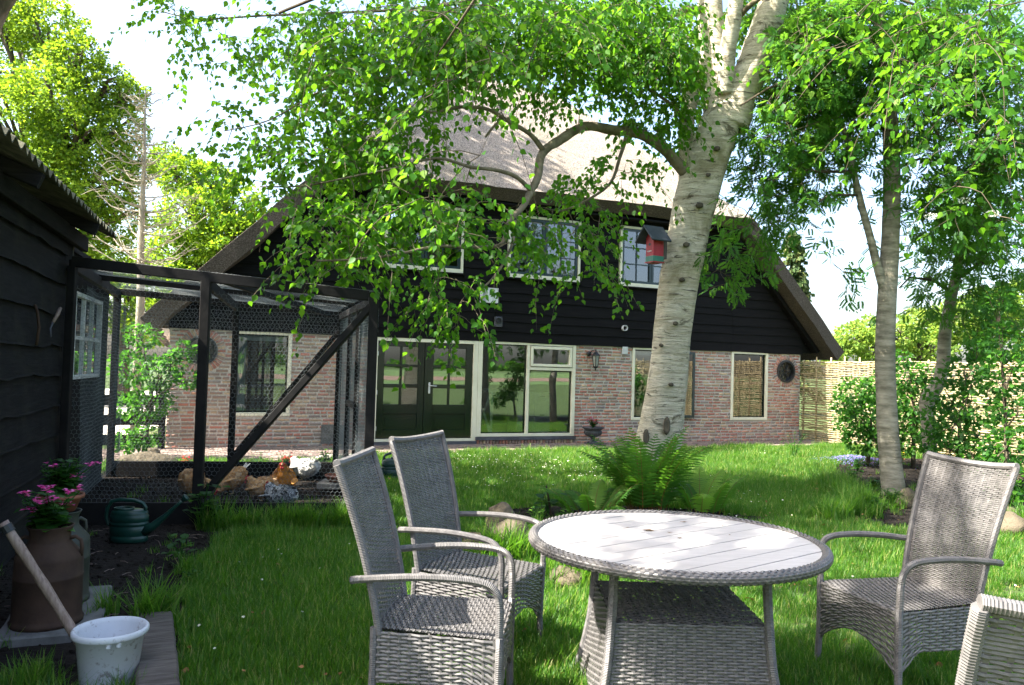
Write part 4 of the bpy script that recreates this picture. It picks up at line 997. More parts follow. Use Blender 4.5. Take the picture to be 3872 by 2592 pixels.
# ================================================================== WICKER FURNITURE
def weave(mb, S, ns, nt, amp=.004, cover=.93, bands=None, stake_w=.006):
    """horizontal strands woven over stakes on the surface S(s,t)"""
    def pn(s, t):
        p = S(s, t); d = 1e-3; a = S(min(s+d,1), t) - S(max(s-d,0), t); b = S(s, min(t+d,1)) - S(s, max(t-d,0)); n = a.cross(b)
        return p, (n.normalized() if n.length > 0 else Vector((0,0,1)))
    kk = 2*ns
    for j in range(nt):
        t0, t1 = (j+.5-cover/2)/nt, (j+.5+cover/2)/nt; tm = (t0+t1)/2; am = amp*(bands(j) if bands else 1)
        vs = []
        for k in range(kk+1):
            s = k/kk; i = k//2; off = am*(1 if (i+j) % 2 else -1) if k % 2 else 0
            for t, bl in ((t0,-.0008),(tm,.0022),(t1,-.0008)):
                p, n = pn(s, t); vs.append(p + n*(off+bl))
        mb.add(vs, [(k*3+a, k*3+3+a, k*3+4+a, k*3+1+a) for k in range(kk) for a in (0,1)])
    for i in range(ns):
        s = (i+.5)/ns; vs = []; m = max(8, nt//2)
        for q in range(m+1):
            t = q/m; p, n = pn(s, t); a, _ = pn(min(s+.02,1), t); b, _ = pn(max(s-.02,0), t); sd = (a-b).normalized(); vs += [p-sd*stake_w, p+sd*stake_w]
        mb.add(vs, [(2*q, 2*q+1, 2*q+3, 2*q+2) for q in range(m)])
    return mb
def wrapped(pts, r, pitch=.0065, n=8, taper=None):
    """tube wound with cane: resampled along the path with small ridges"""
    P_ = [Vector(p) for p in pts]; L = [0]
    for a, b in zip(P_[:-1], P_[1:]): L.append(L[-1] + (b-a).length)
    m = max(8, int(L[-1]/pitch*2)); out = []; rad = []
    # Catmull-Rom
    def cr(i, t):
        a, b, c, d = P_[max(i-1,0)], P_[i], P_[min(i+1,len(P_)-1)], P_[min(i+2,len(P_)-1)]
        return .5*((2*b) + (c-a)*t + (2*a-5*b+4*c-d)*t*t + (3*b-a-3*c+d)*t**3)
    for k in range(m+1):
        s = L[-1]*k/m; i = max(j for j in range(len(L)) if L[j] <= s+1e-9); i = min(i, len(P_)-2); t = (s-L[i])/max(L[i+1]-L[i],1e-9)
        out.append(cr(i, t)); rad.append(r*(1.0 if k % 2 else .90))
    return MB().tube(out, rad, n)
def make_chair():
    t = thing('wicker_chair', 'x', 'chair')
    Wf, Wb, SZ = .275, .235, .435
    def hw(x): return lerp(Wb, Wf, (x+.25)/.52)
    def seat(s, q): x = lerp(-.25, .27, q); w = hw(x); y = lerp(-w, w, s); return Vector((x, y, SZ + .010*(1-q) - .012*sin(pi*s)*sin(pi*q) + (-.012*max(0,(q-.9)/.1)**2)))
    weave(MB(), seat, 14, 40, .0030).build('seat', M['wicker'], t)
    def back(s, q):
        z = lerp(.43, 1.075, q); x = -.245 - .13*q - .075*q*q; w = lerp(.225, .265, q)
        return Vector((x + .035*(2*s-1)**2*(.4+.6*q), lerp(w, -w, s), z + .018*(2*s-1)**2*q))
    weave(MB(), back, 13, 70, .0032, .96, lambda j: .25 if (j % 12) in (0,1,2,3,4) else 1.0).build('backrest', M['wicker'], t)
    for s in (0, 1): wrapped([back(s, q) + Vector((0,(1 if s == 0 else -1)*.008,0)) for q in np.linspace(-.02, 1, 9)], .017).build('back_frame', M['wicker'], t)
    wrapped([back(s, 1.0) + Vector((-.002,0,.006)) for s in np.linspace(-.02, 1.02, 9)], .017).build('top_rail', M['wicker'], t)
    # aprons with arched lower edge
    def arch(u, lo, hi): return lerp(hi, lo, (2*u-1)**2 if abs(2*u-1) < .55 else min(1, .3025 + (abs(2*u-1)-.55)**1.3*1.9))
    def front(s, q): y = lerp(-Wf, Wf, s); return Vector((.268 + .004*sin(pi*s), y, lerp(arch(s, .12, .26), SZ-.004, q)))
    def side(sg):
        def f(s, q):
            x = lerp(-.25, .265, s); b = lerp(.225, .245, s) if s < .7 else lerp(.245, .12, ((s-.7)/.3)**1.6)
            return Vector((x, sg*(hw(x)+.003), lerp(b, SZ-.004, q)))
        return (lambda s, q: f(s, q)) if sg < 0 else (lambda s, q: f(1-s, q))
    def rear(s, q): y = lerp(Wb, -Wb, s); return Vector((-.252, y, lerp(.225, SZ, q)))
    for nm, S, ns, nt in (('front_apron', front, 13, 16), ('side_apron', side(-1), 12, 14), ('side_apron', side(1), 12, 14), ('rear_apron', rear, 10, 13)):
        weave(MB(), S, ns, nt, .0042).build(nm, M['wicker'], t)
    for s in (-1, 1):
        wrapped([(.265, s*Wf, SZ+.01),(.262, s*Wf, .20),(.268, s*(Wf+.006), .0)], .018).build('leg', M['wicker'], t)
        wrapped([(-.25, s*Wb, SZ+.01),(-.252, s*Wb, .20),(-.285, s*(Wb+.004), .0)], .017).build('leg', M['wicker'], t)
        wrapped([(.262, s*Wf, SZ-.01),(.262, s*(Wf+.006), .56),(.245, s*(Wf+.014), .625),(.19, s*(Wf+.016), .658),(.06, s*(Wf+.014), .668),(-.10, s*(Wf+.004), .662),(-.30, s*(.262), .640),(-.345, s*(.256), .632)], .0165).build('armrest', M['wicker'], t)
    return t
CG = 'wicker chairs around the garden table'
ch = make_chair()
spots = [((-.255,3.40), radians(-5), (0,0), 'grey wicker armchair by the table, nearest to the chicken run and with sunlit seat front'),
         ((-.16,4.22), radians(-24), (.0,.03), 'grey wicker armchair standing by the table with the mossy boulder beside it'),
         ((1.98,3.95), radians(196), (0,-.01), 'grey wicker armchair across the table, with its back to the flower bed'),
         ((1.115,1.86), radians(93), (0,0), 'grey wicker armchair seen from behind, only its upper back corner showing')]
for i, (xy, a, tilt, lb) in enumerate(spots):
    c = ch if i == 0 else copy_tree(ch)
    c.location = (xy[0], xy[1], 0); c.rotation_euler = (tilt[0], tilt[1], a); c['label'] = lb; c['group'] = CG
# table
TC = Vector((.775, 3.62, 0)); TR = .672; TZ = .742
tb = thing('garden_table', 'round wicker garden table with pale grey planked top', 'table', TC)
def planks():
    ang = radians(38); rin = TR-.042; n = 11; w = 2*rin/n; d = Vector((cos(ang), sin(ang), 0)); p = Vector((-sin(ang), cos(ang), 0))
    for k in range(n):
        a, b = -rin + k*w + .003, -rin + (k+1)*w - .003; vs = []; m = 10; top = []
        outl = []
        for i in range(m+1): q = lerp(a, b, i/m); outl.append((sqrt(max(rin*rin-q*q, 0)), q))
        for i in range(m, -1, -1): q = lerp(a, b, i/m); outl.append((-sqrt(max(rin*rin-q*q, 0)), q))
        nn = len(outl); zt = TZ + rnd(-.0006,.0006)
        vs = [d*x + p*y + Vector((0,0,zt)) for x, y in outl] + [d*x + p*y + Vector((0,0,zt-.02)) for x, y in outl]
        fs = [tuple(range(nn)), tuple(range(2*nn-1, nn-1, -1))] + [(i, nn+i, nn+(i+1)%nn, (i+1)%nn) for i in range(nn)]
        me = bpy.data.meshes.new('plank'); me.from_pydata([tuple(v) for v in vs], [], fs); me.validate(); me.update(); link('plank', me, M['plank'], tb)
planks()
def rim():
    mb = MB(); N = 250; ns = 12
    def S(s, t):
        an = 2*pi*s; b = t*2*pi; return Vector(((TR-.022+.027*cos(b))*cos(an), (TR-.022+.027*cos(b))*sin(an), TZ-.012+.030*sin(b)))
    # braided band: strands run round the rim, woven over short stakes
    for j in range(ns):
        vs = []
        for k in range(2*N):
            i = k//2; off = .0022*(1 if (i+j) % 2 else -1) if k % 2 else 0
            for dt, bl in ((-.46,-.0005),(0,.001),(.46,-.0005)):
                b = 2*pi*(j+.5+dt)/ns; an = pi*k/N; r = .023+off+bl; vs.append(((TR-.022+r*cos(b))*cos(an), (TR-.022+r*cos(b))*sin(an), TZ-.012+(r+.002)*sin(b)))
        n2 = 2*N; mb.add(vs, [(k*3+a, ((k+1)%n2)*3+a, ((k+1)%n2)*3+1+a, k*3+1+a) for k in range(n2) for a in (0,1)])
    mb.build('woven_rim', M['wicker'], tb)
    mt = MB(); n = 64; vs = []
    for z in (-.0,): pass
    prof = [(TR-.05, TZ-.045),(TR-.022+.02, TZ-.03),(TR-.022+.021, TZ),(TR-.05,TZ+.006)]
    mt.lathe([(TR-.06,TZ-.04),(TR-.006,TZ-.028),(TR-.006,TZ-.002),(TR-.03,TZ+.006),(TR-.046,TZ-.004)], 64, cap=False); mt.build('rim_core', M['wicker'], tb)
rim()
MB().lathe([(0,TZ-.05),(.50,TZ-.05),(.52,TZ-.03),(.0,TZ-.028)], 40).ring((0,0),.3,.34,0,.001).build('underframe', M['iron_black'], tb) if False else None
for a in (0, pi/2): MB().beam((-.55*cos(a),-.55*sin(a),TZ-.036-(.002 if a else 0)),(.55*cos(a),.55*sin(a),TZ-.036-(.002 if a else 0)), .04, .025).build('cross_bar', M['iron_black'], tb)
hb = lambda z: .325 + .07*((.46-z)/.46)**1.7
for q in range(4):
    R_ = Matrix.Rotation(q*pi/2, 4, 'Z')
    def S(s, t, R_=R_):
        z = lerp(.015, .455, t); w = hb(z); return R_ @ Vector((lerp(-w, w, s), -w, z))
    weave(MB(), S, 16, 36, .0050, .93, None, .008).build('base_panel', M['wicker'], tb)
def shelf(s, t): return Vector((lerp(-.32,.32,s), lerp(-.32,.32,t), .455))
weave(MB(), shelf, 14, 36, .0035).build('shelf', M['wicker'], tb)
for sx in (-1, 1):
    for sy in (-1, 1):
        wrapped([(sx*(hb(z)+.004), sy*(hb(z)+.004), z) for z in (0,.1,.2,.3,.46)] + [(sx*.322, sy*.322, .6),(sx*.322, sy*.322, TZ-.022)], .021).build('leg', M['wicker'], tb)
lit = MB(); rr = random.Random(2)
for (x, y, s) in ((-.10,.16,.02),(-.085,.15,.012),(.0,.12,.012),(.13,.40,.014),(-.19,-.09+.3,.008),(.31,.33,.007),(-.30,.48,.009),(.02,-.0,.008),(.28,.1,.006),(-.02,.52,.008)):
    for _ in range(3): an = rr.random()*6; lit.add([(x+rr.uniform(-s,s)+s*cos(an+q*2.1), y+rr.uniform(-s,s)*.5+s*.5*sin(an+q*2.1), TZ+.002+rr.random()*.004) for q in range(3)], [(0,1,2)])
tag(lit.build('fallen_catkins', M['litter'], None, TC), 'crumbled brown catkins scattered on the table top', 'catkins', kind='stuff')
# ================================================================== VEGETATION
def U(n, a, b): return rng.uniform(a, b, n)
def lv_for(n, k, lo=0.0, hi=1.0, bias=1.6):
    return np.repeat(lo + (hi-lo)*rng.random(n)**bias, k)
def norm_rows(a): return a/np.maximum(np.linalg.norm(a, axis=1, keepdims=True), 1e-9)

def clump_points(specs, area_per_spray):
    """specs: (vx, vy, rx, ry, depth, thickness, coverage) -> spray origins in the world"""
    out = []
    for (vx, vy, rx, ry, D, dd, cov) in specs:
        A = pi*(rx*K*D/FPX)*(ry*K*D/FPX); n = max(2, int(-math.log(1-cov)*A/area_per_spray))
        r = np.sqrt(rng.random(n)); a = U(n, 0, 2*pi); dep = D + rng.normal(size=n)*dd*.55
        for i in range(n):
            x, y = vx + rx*r[i]*cos(a[i]), vy + ry*r[i]*sin(a[i]); q = float(np.clip(dep[i], D-dd, D+dd))
            if q < 10.3 and D > 6 and abs(x - np.interp(y, [-100,0,245,430,620], [1700,1690,1668,1600,1556])) < np.interp(y, [-100,0,120,245,700], [150,130,100,85,70]): q = 10.5 + rnd(0,.7)      # keep behind the trunk
            out.append(PV(x, y, q))
    return np.array([tuple(p) for p in out])

class Skeleton:
    def __init__(s): s.p = []; s.r = []; s.mb = MB()
    def limb(s, pts, rad, n=8):
        pts = [Vector(p) for p in pts]; s.mb.tube(pts, rad, n)
        for a, b, ra, rb in zip(pts[:-1], pts[1:], rad[:-1], rad[1:]):
            m = max(1, int((b-a).length/.15))
            for k in range(m): t = k/m; s.p.append(tuple(a.lerp(b, t))); s.r.append(lerp(ra, rb, t))
    def attach(s, origins, maxlen=3.0, droop=.10, rmax=.014):
        """joins every spray origin to the nearest wood by a curved branchlet"""
        origins = [Vector(o) for o in origins]
        arr = np.array(s.p); d0 = [np.min(np.linalg.norm(arr-np.array(o), axis=1)) for o in origins]
        buf = np.zeros((len(s.p) + len(origins)*6, 3)); rad = np.zeros(len(buf)); m = len(s.p); buf[:m] = arr; rad[:m] = s.r
        dirs = [None]*len(origins)
        for i in np.argsort(d0):
            o = np.array(origins[i]); dd = np.linalg.norm(buf[:m]-o, axis=1); j = int(np.argmin(dd)); L = dd[j]; a = Vector(buf[j]); b = origins[i]
            dv = b-a; dirs[i] = dv.normalized() if L > 1e-6 else Vector((0,0,-1))
            if L > maxlen or L < .02: continue
            r0 = min(rad[j]*.8, rmax, .004+.006*L); mid = a.lerp(b, .5) + Vector((rnd(-.1,.1)*L, rnd(-.1,.1)*L, droop*L + rnd(-.06,.06)*L))
            pts = [a, a.lerp(mid, .55)+Vector((0,0,.03*L)), mid, mid.lerp(b, .55)+Vector((0,0,.02*L)), b]; s.mb.tube(pts, [r0, r0*.9, r0*.75, r0*.6, .003], 4, cap=False)
            for q in (1, 2, 3, 4): buf[m] = pts[q]; rad[m] = max(.004, r0*(1-.18*q)); m += 1
        return dirs

def birch_leaves(origins, dirs, tw, nl=24, L=(.28,.6), size=(.050,.084), droop=.55):
    """drooping twigs with alternate leaves; returns positions and directions"""
    pos = []; dr = []
    for o, d in zip(origins, dirs):
        o = Vector(o); h = Vector((d.x, d.y, d.z*.3)); 
        if h.length < 1e-3: h = Vector((rnd(-1,1), rnd(-1,1), 0))
        h = (h.normalized() + Vector((rnd(-.8,.8), rnd(-.8,.8), rnd(-.2,.15)))).normalized(); le = rnd(*L); dp = droop*rnd(.7,1.5)
        pts = [o + h*le*t - Vector((0,0,dp*le*t*t*1.2)) for t in (0,.25,.5,.75,1)]
        tw.tube(pts, [.0035,.003,.0025,.002,.0012], 3, cap=False)
        for k in range(nl):
            t = (k+rnd(0,.8))/nl; q = o + h*le*t - Vector((0,0,dp*le*t*t*1.2)); tg = (h - Vector((0,0,2.4*dp*t))).normalized()
            sd = tg.cross(Vector((0,0,1))); sd = sd.normalized() if sd.length > 1e-3 else Vector((1,0,0)); sg = 1 if k % 2 else -1
            v = tg*.5 + sd*sg*rnd(.3,1.0) + Vector((rnd(-.35,.35), rnd(-.35,.35), rnd(-1.1,.05)))
            pos.append(tuple(q + sd*sg*.012 + Vector((rnd(-.05,.05), rnd(-.05,.05), rnd(-.06,.03))))); dr.append(tuple(v))
    return np.array(pos), np.array(dr), U(len(pos), *size)

# pinnate rowan leaf: six pairs of leaflets and one at the tip, along +y
RV, RF = [], []
def _lf(o, d, L, w):
    b = len(RV); s = Vector((-d[1], d[0], 0)); d = Vector((d[0], d[1], 0)); o = Vector(o)
    RV.extend([tuple(o), tuple(o+d*L*.5+s*w+Vector((0,0,.02))), tuple(o+d*L+Vector((0,0,-.03))), tuple(o+d*L*.5-s*w+Vector((0,0,.02)))]); RF.append((b,b+1,b+2,b+3))
for k in range(6):
    y = .2 + k*.125
    for sg in (-1, 1): _lf((0, y, -.06*y*y), (sg*.88, .47), .40-.02*abs(k-2), .075)
_lf((0,.92,-.06), (0,1), .36, .075)
RV = np.array(RV); RF = np.array(RF)
def rowan_leaves(origins, dirs, tw, nl=6, L=(.2,.45), size=(.125,.17)):
    pos = []; dr = []
    for o, d in zip(origins, dirs):
        o = Vector(o); h = (d + Vector((rnd(-.7,.7), rnd(-.7,.7), rnd(-.3,.4)))).normalized(); le = rnd(*L); e = o + h*le - Vector((0,0,.1*le))
        tw.tube([o, o.lerp(e,.5)+Vector((0,0,.03*le)), e], [.004,.0035,.002], 3, cap=False)
        for k in range(nl):
            t = .25+.75*(k+.5)/nl; q = o.lerp(e, t); an = k*2.4+rnd(0,.8); a = h.orthogonal().normalized(); b = h.cross(a)
            v = h*.55 + (a*cos(an)+b*sin(an))*.9 + Vector((0,0,-.35+rnd(-.2,.1))); pos.append(tuple(q)); dr.append(tuple(v))
    return np.array(pos), np.array(dr), U(len(pos), *size)
def up_frames(d, jit=.5):
    """leaf frames whose upper side faces roughly the sky"""
    d = norm_rows(d); up = np.tile([0,0,1.0], (len(d),1)) + rng.normal(size=d.shape)*jit
    return frames(d, up)
def crown(name, pos, dr, sz, T, mat, parent, jit=.8, lo=0, hi=1, bias=1.5):
    TV, TF = T; V, F = stamp(TV, TF, pos - np.array(parent.location), up_frames(dr, jit), sz)
    o = link(name, np_mesh(name, V, F, lv_for(len(pos), len(TV), lo, hi, bias)), mat, parent); tag(o, kind='stuff'); return o
LEAF = (LEAF_V, LEAF_F); CARD = (CARD_V, CARD_F)

def trunk_mesh(pts, rad, n=26, lump=.06, flute=.05, seed=0.0, sub=12):
    """thick trunk with bumps, swollen knots and shallow flutes"""
    pts = [Vector(p) for p in pts]; P2, R2 = [], []
    for i in range(len(pts)-1):
        for k in range(sub):
            t = k/sub; a, b, c, d = pts[max(i-1,0)], pts[i], pts[i+1], pts[min(i+2,len(pts)-1)]
            P2.append(.5*((2*b)+(c-a)*t+(2*a-5*b+4*c-d)*t*t+(3*b-a-3*c+d)*t**3)); R2.append(lerp(rad[i], rad[i+1], t))
    P2.append(pts[-1]); R2.append(rad[-1]); mb = MB(); mb.tube(P2, R2, n)
    for i, v in enumerate(mb.v):
        ring_ = i//n; 
        if ring_ >= len(P2): continue
        c = P2[ring_]; d = Vector(v)-c; an = 2*pi*(i % n)/n; q = Vector((cos(an)*1.3, sin(an)*1.3, c.z*1.1+seed))
        f = 1 + flute*sin(3*an+seed+c.z*.5) + lump*noise.noise(q*1.6) + lump*.6*noise.noise(q*4.5) + lump*.35*noise.noise(Vector((cos(an)*1.2, sin(an)*1.2, c.z*9+seed))); mb.v[i] = tuple(c + d*f)
    return mb

# ------------------------------------------------------------------ the big birch
bt = thing('birch_tree', 'old birch with pale leaning forked trunk and wide drooping limb', 'tree', (1.98,10.15,0))
tv = [(1482,1130,10.15,74),(1500,1030,10.13,63),(1516,930,10.1,56),(1530,820,10.05,51),(1541,720,10.0,51),(1556,620,9.97,53),(1576,520,9.95,55),(1598,430,9.92,57),(1630,330,9.9,56),(1662,245,9.9,47)]
tp = [PV(x,y,D) for x,y,D,w in tv]; trd = [w*.84*K*D/FPX for x,y,D,w in tv]; tp[0].z = -.05
mbt = trunk_mesh(tp, trd, 30, .05, .06); 
def stem(spec, n=18, lump=.08, seed=3.0):
    p = [PV(x,y,D) for x,y,D,w in spec]; r = [w*K*D/FPX for x,y,D,w in spec]; return trunk_mesh(p, r, n, lump, .04, seed), p, r
s1, s1p, s1r = stem([(1668,290,9.9,44),(1690,215,9.9,40),(1722,150,9.85,38),(1748,70,9.8,36),(1772,-10,9.75,33),(1800,-140,9.7,28),(1815,-330,9.6,20)])
s2, s2p, s2r = stem([(1652,300,9.95,40),(1643,220,10,36),(1634,130,10.05,31),(1626,40,10.1,29),(1620,-60,10.15,26),(1600,-260,10.2,18)], seed=8)
s3, s3p, s3r = stem([(1658,215,9.8,20),(1664,120,9.7,19),(1680,30,9.6,18),(1690,-80,9.5,14)], 12, seed=5)
s4, s4p, s4r = stem([(1576,440,10.0,22),(1571,350,10.1,20),(1572,270,10.15,18),(1590,205,10.2,17),(1615,130,10.3,12)], 12, seed=1)
mb = MB(bt.location)
for m in (mbt, s1, s2, s3, s4): mb.add([Vector(v) for v in m.v], m.f)
mb.build('trunk', M['birch_bark'], bt, smooth=True)
# old branch stubs and diamond scars on the bark
for (x, y, D, r_, ln_) in ((1525,975,9.78,.055,.012),(1478,1000,9.85,.05,.012),(1560,640,9.70,.030,.035),(1535,880,9.75,.026,.03),(1570,560,9.66,.036,.04),(1512,790,9.74,.024,.03),(1600,470,9.62,.040,.045),(1640,340,9.60,.034,.04),(1545,740,9.72,.028,.02),(1620,400,9.60,.026,.03)):
    c = PV(x, y, D); n_ = (Vector((0,0,CAM_H)) - c).normalized(); kb = MB(bt.location); up_ = Vector((0,0,1)); sd_ = n_.cross(up_).normalized()
    big = r_ > .045; vs = []
    for q, (f_, d_) in enumerate(((1.25,-.09),(1.1,ln_*.6),(.75,ln_),(.35,ln_*(.2 if big else 1.1)))):
        for k in range(12): an = 2*pi*k/12; w_ = 1+.18*noise.noise(Vector((k*.9,q,x*.1))); vs.append(c + n_*d_ + (sd_*cos(an)*r_*(.7 if big else 1) + up_*sin(an)*r_*(1.7 if big else .8))*f_*w_)
    kb.add(vs, [(q*12+k, q*12+(k+1)%12, (q+1)*12+(k+1)%12, (q+1)*12+k) for q in range(3) for k in range(12)] + [tuple(36+k for k in range(12))]); kb.build('bark_scar', M['oak_bark'], bt, smooth=True)
sk = Skeleton()
def limb(spec, n=10):
    p = [PV(x,y,D) for x,y,D,w in spec]; r = [w*.82*K*D/FPX/2 for x,y,D,w in spec]
    p = [q + Vector((rnd(-1,1), rnd(-1,1), rnd(-1,1)))*.035 for q in p]
    # smooth
    P2, R2 = [], []
    for i in range(len(p)-1):
        for k in range(4):
            t = k/4; a, b, c, d = p[max(i-1,0)], p[i], p[i+1], p[min(i+2,len(p)-1)]; P2.append(.5*((2*b)+(c-a)*t+(2*a-5*b+4*c-d)*t*t+(3*b-a-3*c+d)*t**3)); R2.append(lerp(r[i], r[i+1], t)*(1+.16*noise.noise(b*5+Vector((k*.7,0,0)))))
    P2.append(p[-1]); R2.append(r[-1]); sk.limb(P2, R2, n)
limb([(1575,400,9.9,44),(1548,378,9.8,36),(1515,338,9.7,32),(1468,306,9.5,30),(1400,291,9.3,29),(1335,294,9.1,28),(1275,320,8.9,27),(1240,358,8.7,25),(1222,410,8.5,23),(1215,440,8.4,21),(1190,468,8.2,17),(1172,500,8.0,15),(1160,545,7.9,13),(1135,566,7.8,11),(1080,570,7.6,10),(1000,572,7.4,9),(900,582,7.2,8),(800,600,7.1,7),(720,600,7.0,5)])
limb([(1245,352,8.7,16),(1205,305,8.6,13),(1165,270,8.5,12),(1110,252,8.4,11),(1050,250,8.2,9),(980,262,8.0,7),(900,250,7.9,6)])
limb([(1165,272,8.5,10),(1130,290,8.4,8),(1108,306,8.35,6)])
limb([(1215,440,8.4,14),(1180,412,8.2,12),(1130,392,8.0,11),(1080,378,7.8,10),(1000,368,7.6,8),(900,385,7.4,7),(820,400,7.4,6),(700,430,7.5,5),(600,420,7.7,4)])
limb([(1172,500,8.0,9),(1168,560,7.9,8),(1130,620,7.8,6),(1080,680,7.6,5)])
limb([(1440,297,9.4,14),(1420,360,9.3,10),(1390,430,9.2,8),(1330,470,9.1,6),(1280,490,9.0,5)])
limb([(1626,20,10.1,20),(1560,20,9.8,16),(1480,60,9.5,13),(1400,90,9.2,11),(1300,120,8.9,9),(1180,150,8.6,8),(1050,160,8.3,7),(900,180,8.0,6),(760,200,7.9,5),(620,270,7.9,4),(520,300,8.0,3)])
limb([(1620,-40,10.1,22),(1500,-60,9.7,18),(1350,-50,9.2,14),(1150,-10,8.7,11),(950,20,8.3,9),(760,30,8.2,7),(600,30,8.4,6),(450,40,8.7,4),(360,20,8.9,3)])
limb([(1572,280,10.1,12),(1520,240,9.9,10),(1460,190,9.7,8),(1420,150,9.6,6)])
limb([(1690,30,9.6,18),(1740,-10,9.3,14),(1850,-40,9.0,11),(1980,-30,8.7,9),(2100,10,8.5,7)])
AREA = .0155
birch_spec = [(880,110,250,120,8.2,1.0,.84),(1150,75,250,90,8.6,1.0,.93),(1420,80,200,95,9.3,.9,.93),(790,300,150,110,7.8,.8,.70),(900,310,130,100,7.9,.8,.66),(1130,190,150,40,8.7,.8,.38),(1520,190,110,150,9.8,.7,.70),
    (1400,400,110,50,9.2,.5,.48),(1290,470,150,40,9.0,.5,.42),(720,460,110,60,7.5,.6,.52),(800,540,130,60,7.3,.6,.64),(940,490,170,75,7.4,.7,.70),(1090,535,110,50,7.7,.5,.55),(1280,545,90,55,8.6,.5,.62),(740,605,60,40,7.1,.4,.5),(860,590,110,40,7.2,.4,.42),
    (1050,670,70,60,7.4,.4,.58),(1060,725,75,30,7.4,.4,.55),(1370,600,22,60,8.7,.3,.6),(430,50,90,50,8.7,.5,.48),(510,110,60,50,8.5,.5,.45),(590,290,90,55,7.9,.5,.55),(560,360,70,40,7.9,.4,.38),(660,60,90,80,8.2,.6,.52),(640,380,80,50,7.7,.5,.45),
    (1750,60,100,80,9.4,.7,.7),(1480,60,120,70,9.6,.7,.8),(1330,200,110,35,9.0,.6,.30)]
og = clump_points(birch_spec, AREA)
# crown above the frame
extra = []
for _ in range(420):
    a = rnd(0, 2*pi); r = 3.3*sqrt(random.random()); extra.append((1.6+r*cos(a), 9.2+r*sin(a)*.8, 6.6+rnd(0,4.2)-.25*r))
og = np.concatenate([og, np.array(extra)])
for p_, r_ in ((s1p, s1r), (s2p, s2r), (s3p, s3r), (s4p, s4r), (tp[6:], trd[6:])):
    for a, b, ra, rb_ in zip(p_[:-1], p_[1:], r_[:-1], r_[1:]):
        for k in range(6): sk.p.append(tuple(a.lerp(b, k/6))); sk.r.append(.03)
dirs = sk.attach(og, 3.2)
pos, dr, sz = birch_leaves(og, dirs, sk.mb)
bb = MB(bt.location); bb.add([Vector(v) for v in sk.mb.v], sk.mb.f); bb.build('branches', M['limb_bark'], bt, smooth=True)
crown('crown', pos, dr, sz, LEAF, M['birch_leaf'], bt)
N_BIRCH = len(pos)

# nest box on the birch
nb = thing('nest_box', 'red nest box with dark pitched roof and green lower front on the birch trunk', 'nest box', PV(1497,600,9.72), radians(-62))
def nest():
    # local: -y is the front; x across
    MB().box((-.075,-.08,.055),(.075,.08,.30)).build('box', M['red_paint'], nb, bevel=.004)
    fr = MB().box((-.077,-.084,.0),(.077,.082,.070)).build('lower_front', M['mint_paint'], nb, bevel=.003)
    MB().box((-.085,-.09,-.014),(.085,.086,-.001)).build('floor', M['red_paint'], nb)
    for k in (-1, 0, 1): MB().prism([(k*.028,.118),(k*.028-.010,.130),(k*.028-.006,.137),(k*.028,.133),(k*.028+.006,.137),(k*.028+.010,.130)], -.0845, -.0815).build('heart', M['petal_white'] if False else M['white_paint'], nb)
    MB().ring((0,.215), .0, .019, -.0835, -.0805, 18).build('entrance_hole', M['iron_black'], nb)
    for s in (-1, 1):
        M_ = Matrix.Translation((s*.085, -.03, .345)) @ Matrix.Rotation(s*radians(48), 4, 'Y'); mb = MB(); mb.obox(M_, .27, .30, .022); mb.build('roof_board', M['blue_black'], nb, bevel=.005)
    MB().prism([(-.075,.30),(.075,.30),(0,.40)], -.078, .078).build('gable', M['red_paint'], nb)
    MB().box((-.03,.082,.05),(.03,.17,.32)).build('back_batten', M['old_wood'], nb)
nest()

# ------------------------------------------------------------------ rowan with two stems, and the crooked rowan
rw = thing('rowan_tree', 'rowan with smooth grey trunk rising from the flower bed', 'tree', (4.95,9.95,0))
sk = Skeleton()
def FP(x, y, D): return P(x, y, D)
def fl(spec): return [FP(x,y,D) for x,y,D,w in spec], [w*D/FPX/2 for x,y,D,w in spec]
p1_, r1_ = fl([(3392,1905,9.9,110),(3378,1850,9.9,86),(3362,1700,9.9,76),(3350,1500,9.9,72),(3347,1300,9.9,70),(3355,1120,9.9,68),(3365,950,9.9,66),(3372,780,9.9,62),(3372,600,9.9,60),(3362,420,9.9,56),(3345,250,9.9,48),(3325,60,9.9,42),(3310,-150,9.9,34),(3300,-400,9.9,24)])
p2_, r2_ = fl([(3345,1100,9.9,40),(3318,1010,9.85,32),(3290,900,9.8,28),(3255,770,9.75,26),(3228,650,9.7,24),(3200,520,9.7,22),(3160,430,9.7,18),(3100,330,9.7,13),(3060,200,9.7,9)])
mbk = trunk_mesh(p1_, r1_, 22, .05, .03, 2.0); mb2 = trunk_mesh(p2_, r2_, 12, .06, .03, 6.0)
mb = MB(rw.location); mb.add([Vector(v) for v in mbk.v], mbk.f); mb.add([Vector(v) for v in mb2.v], mb2.f); mb.build('trunk', M['rowan_bark'], rw, smooth=True)
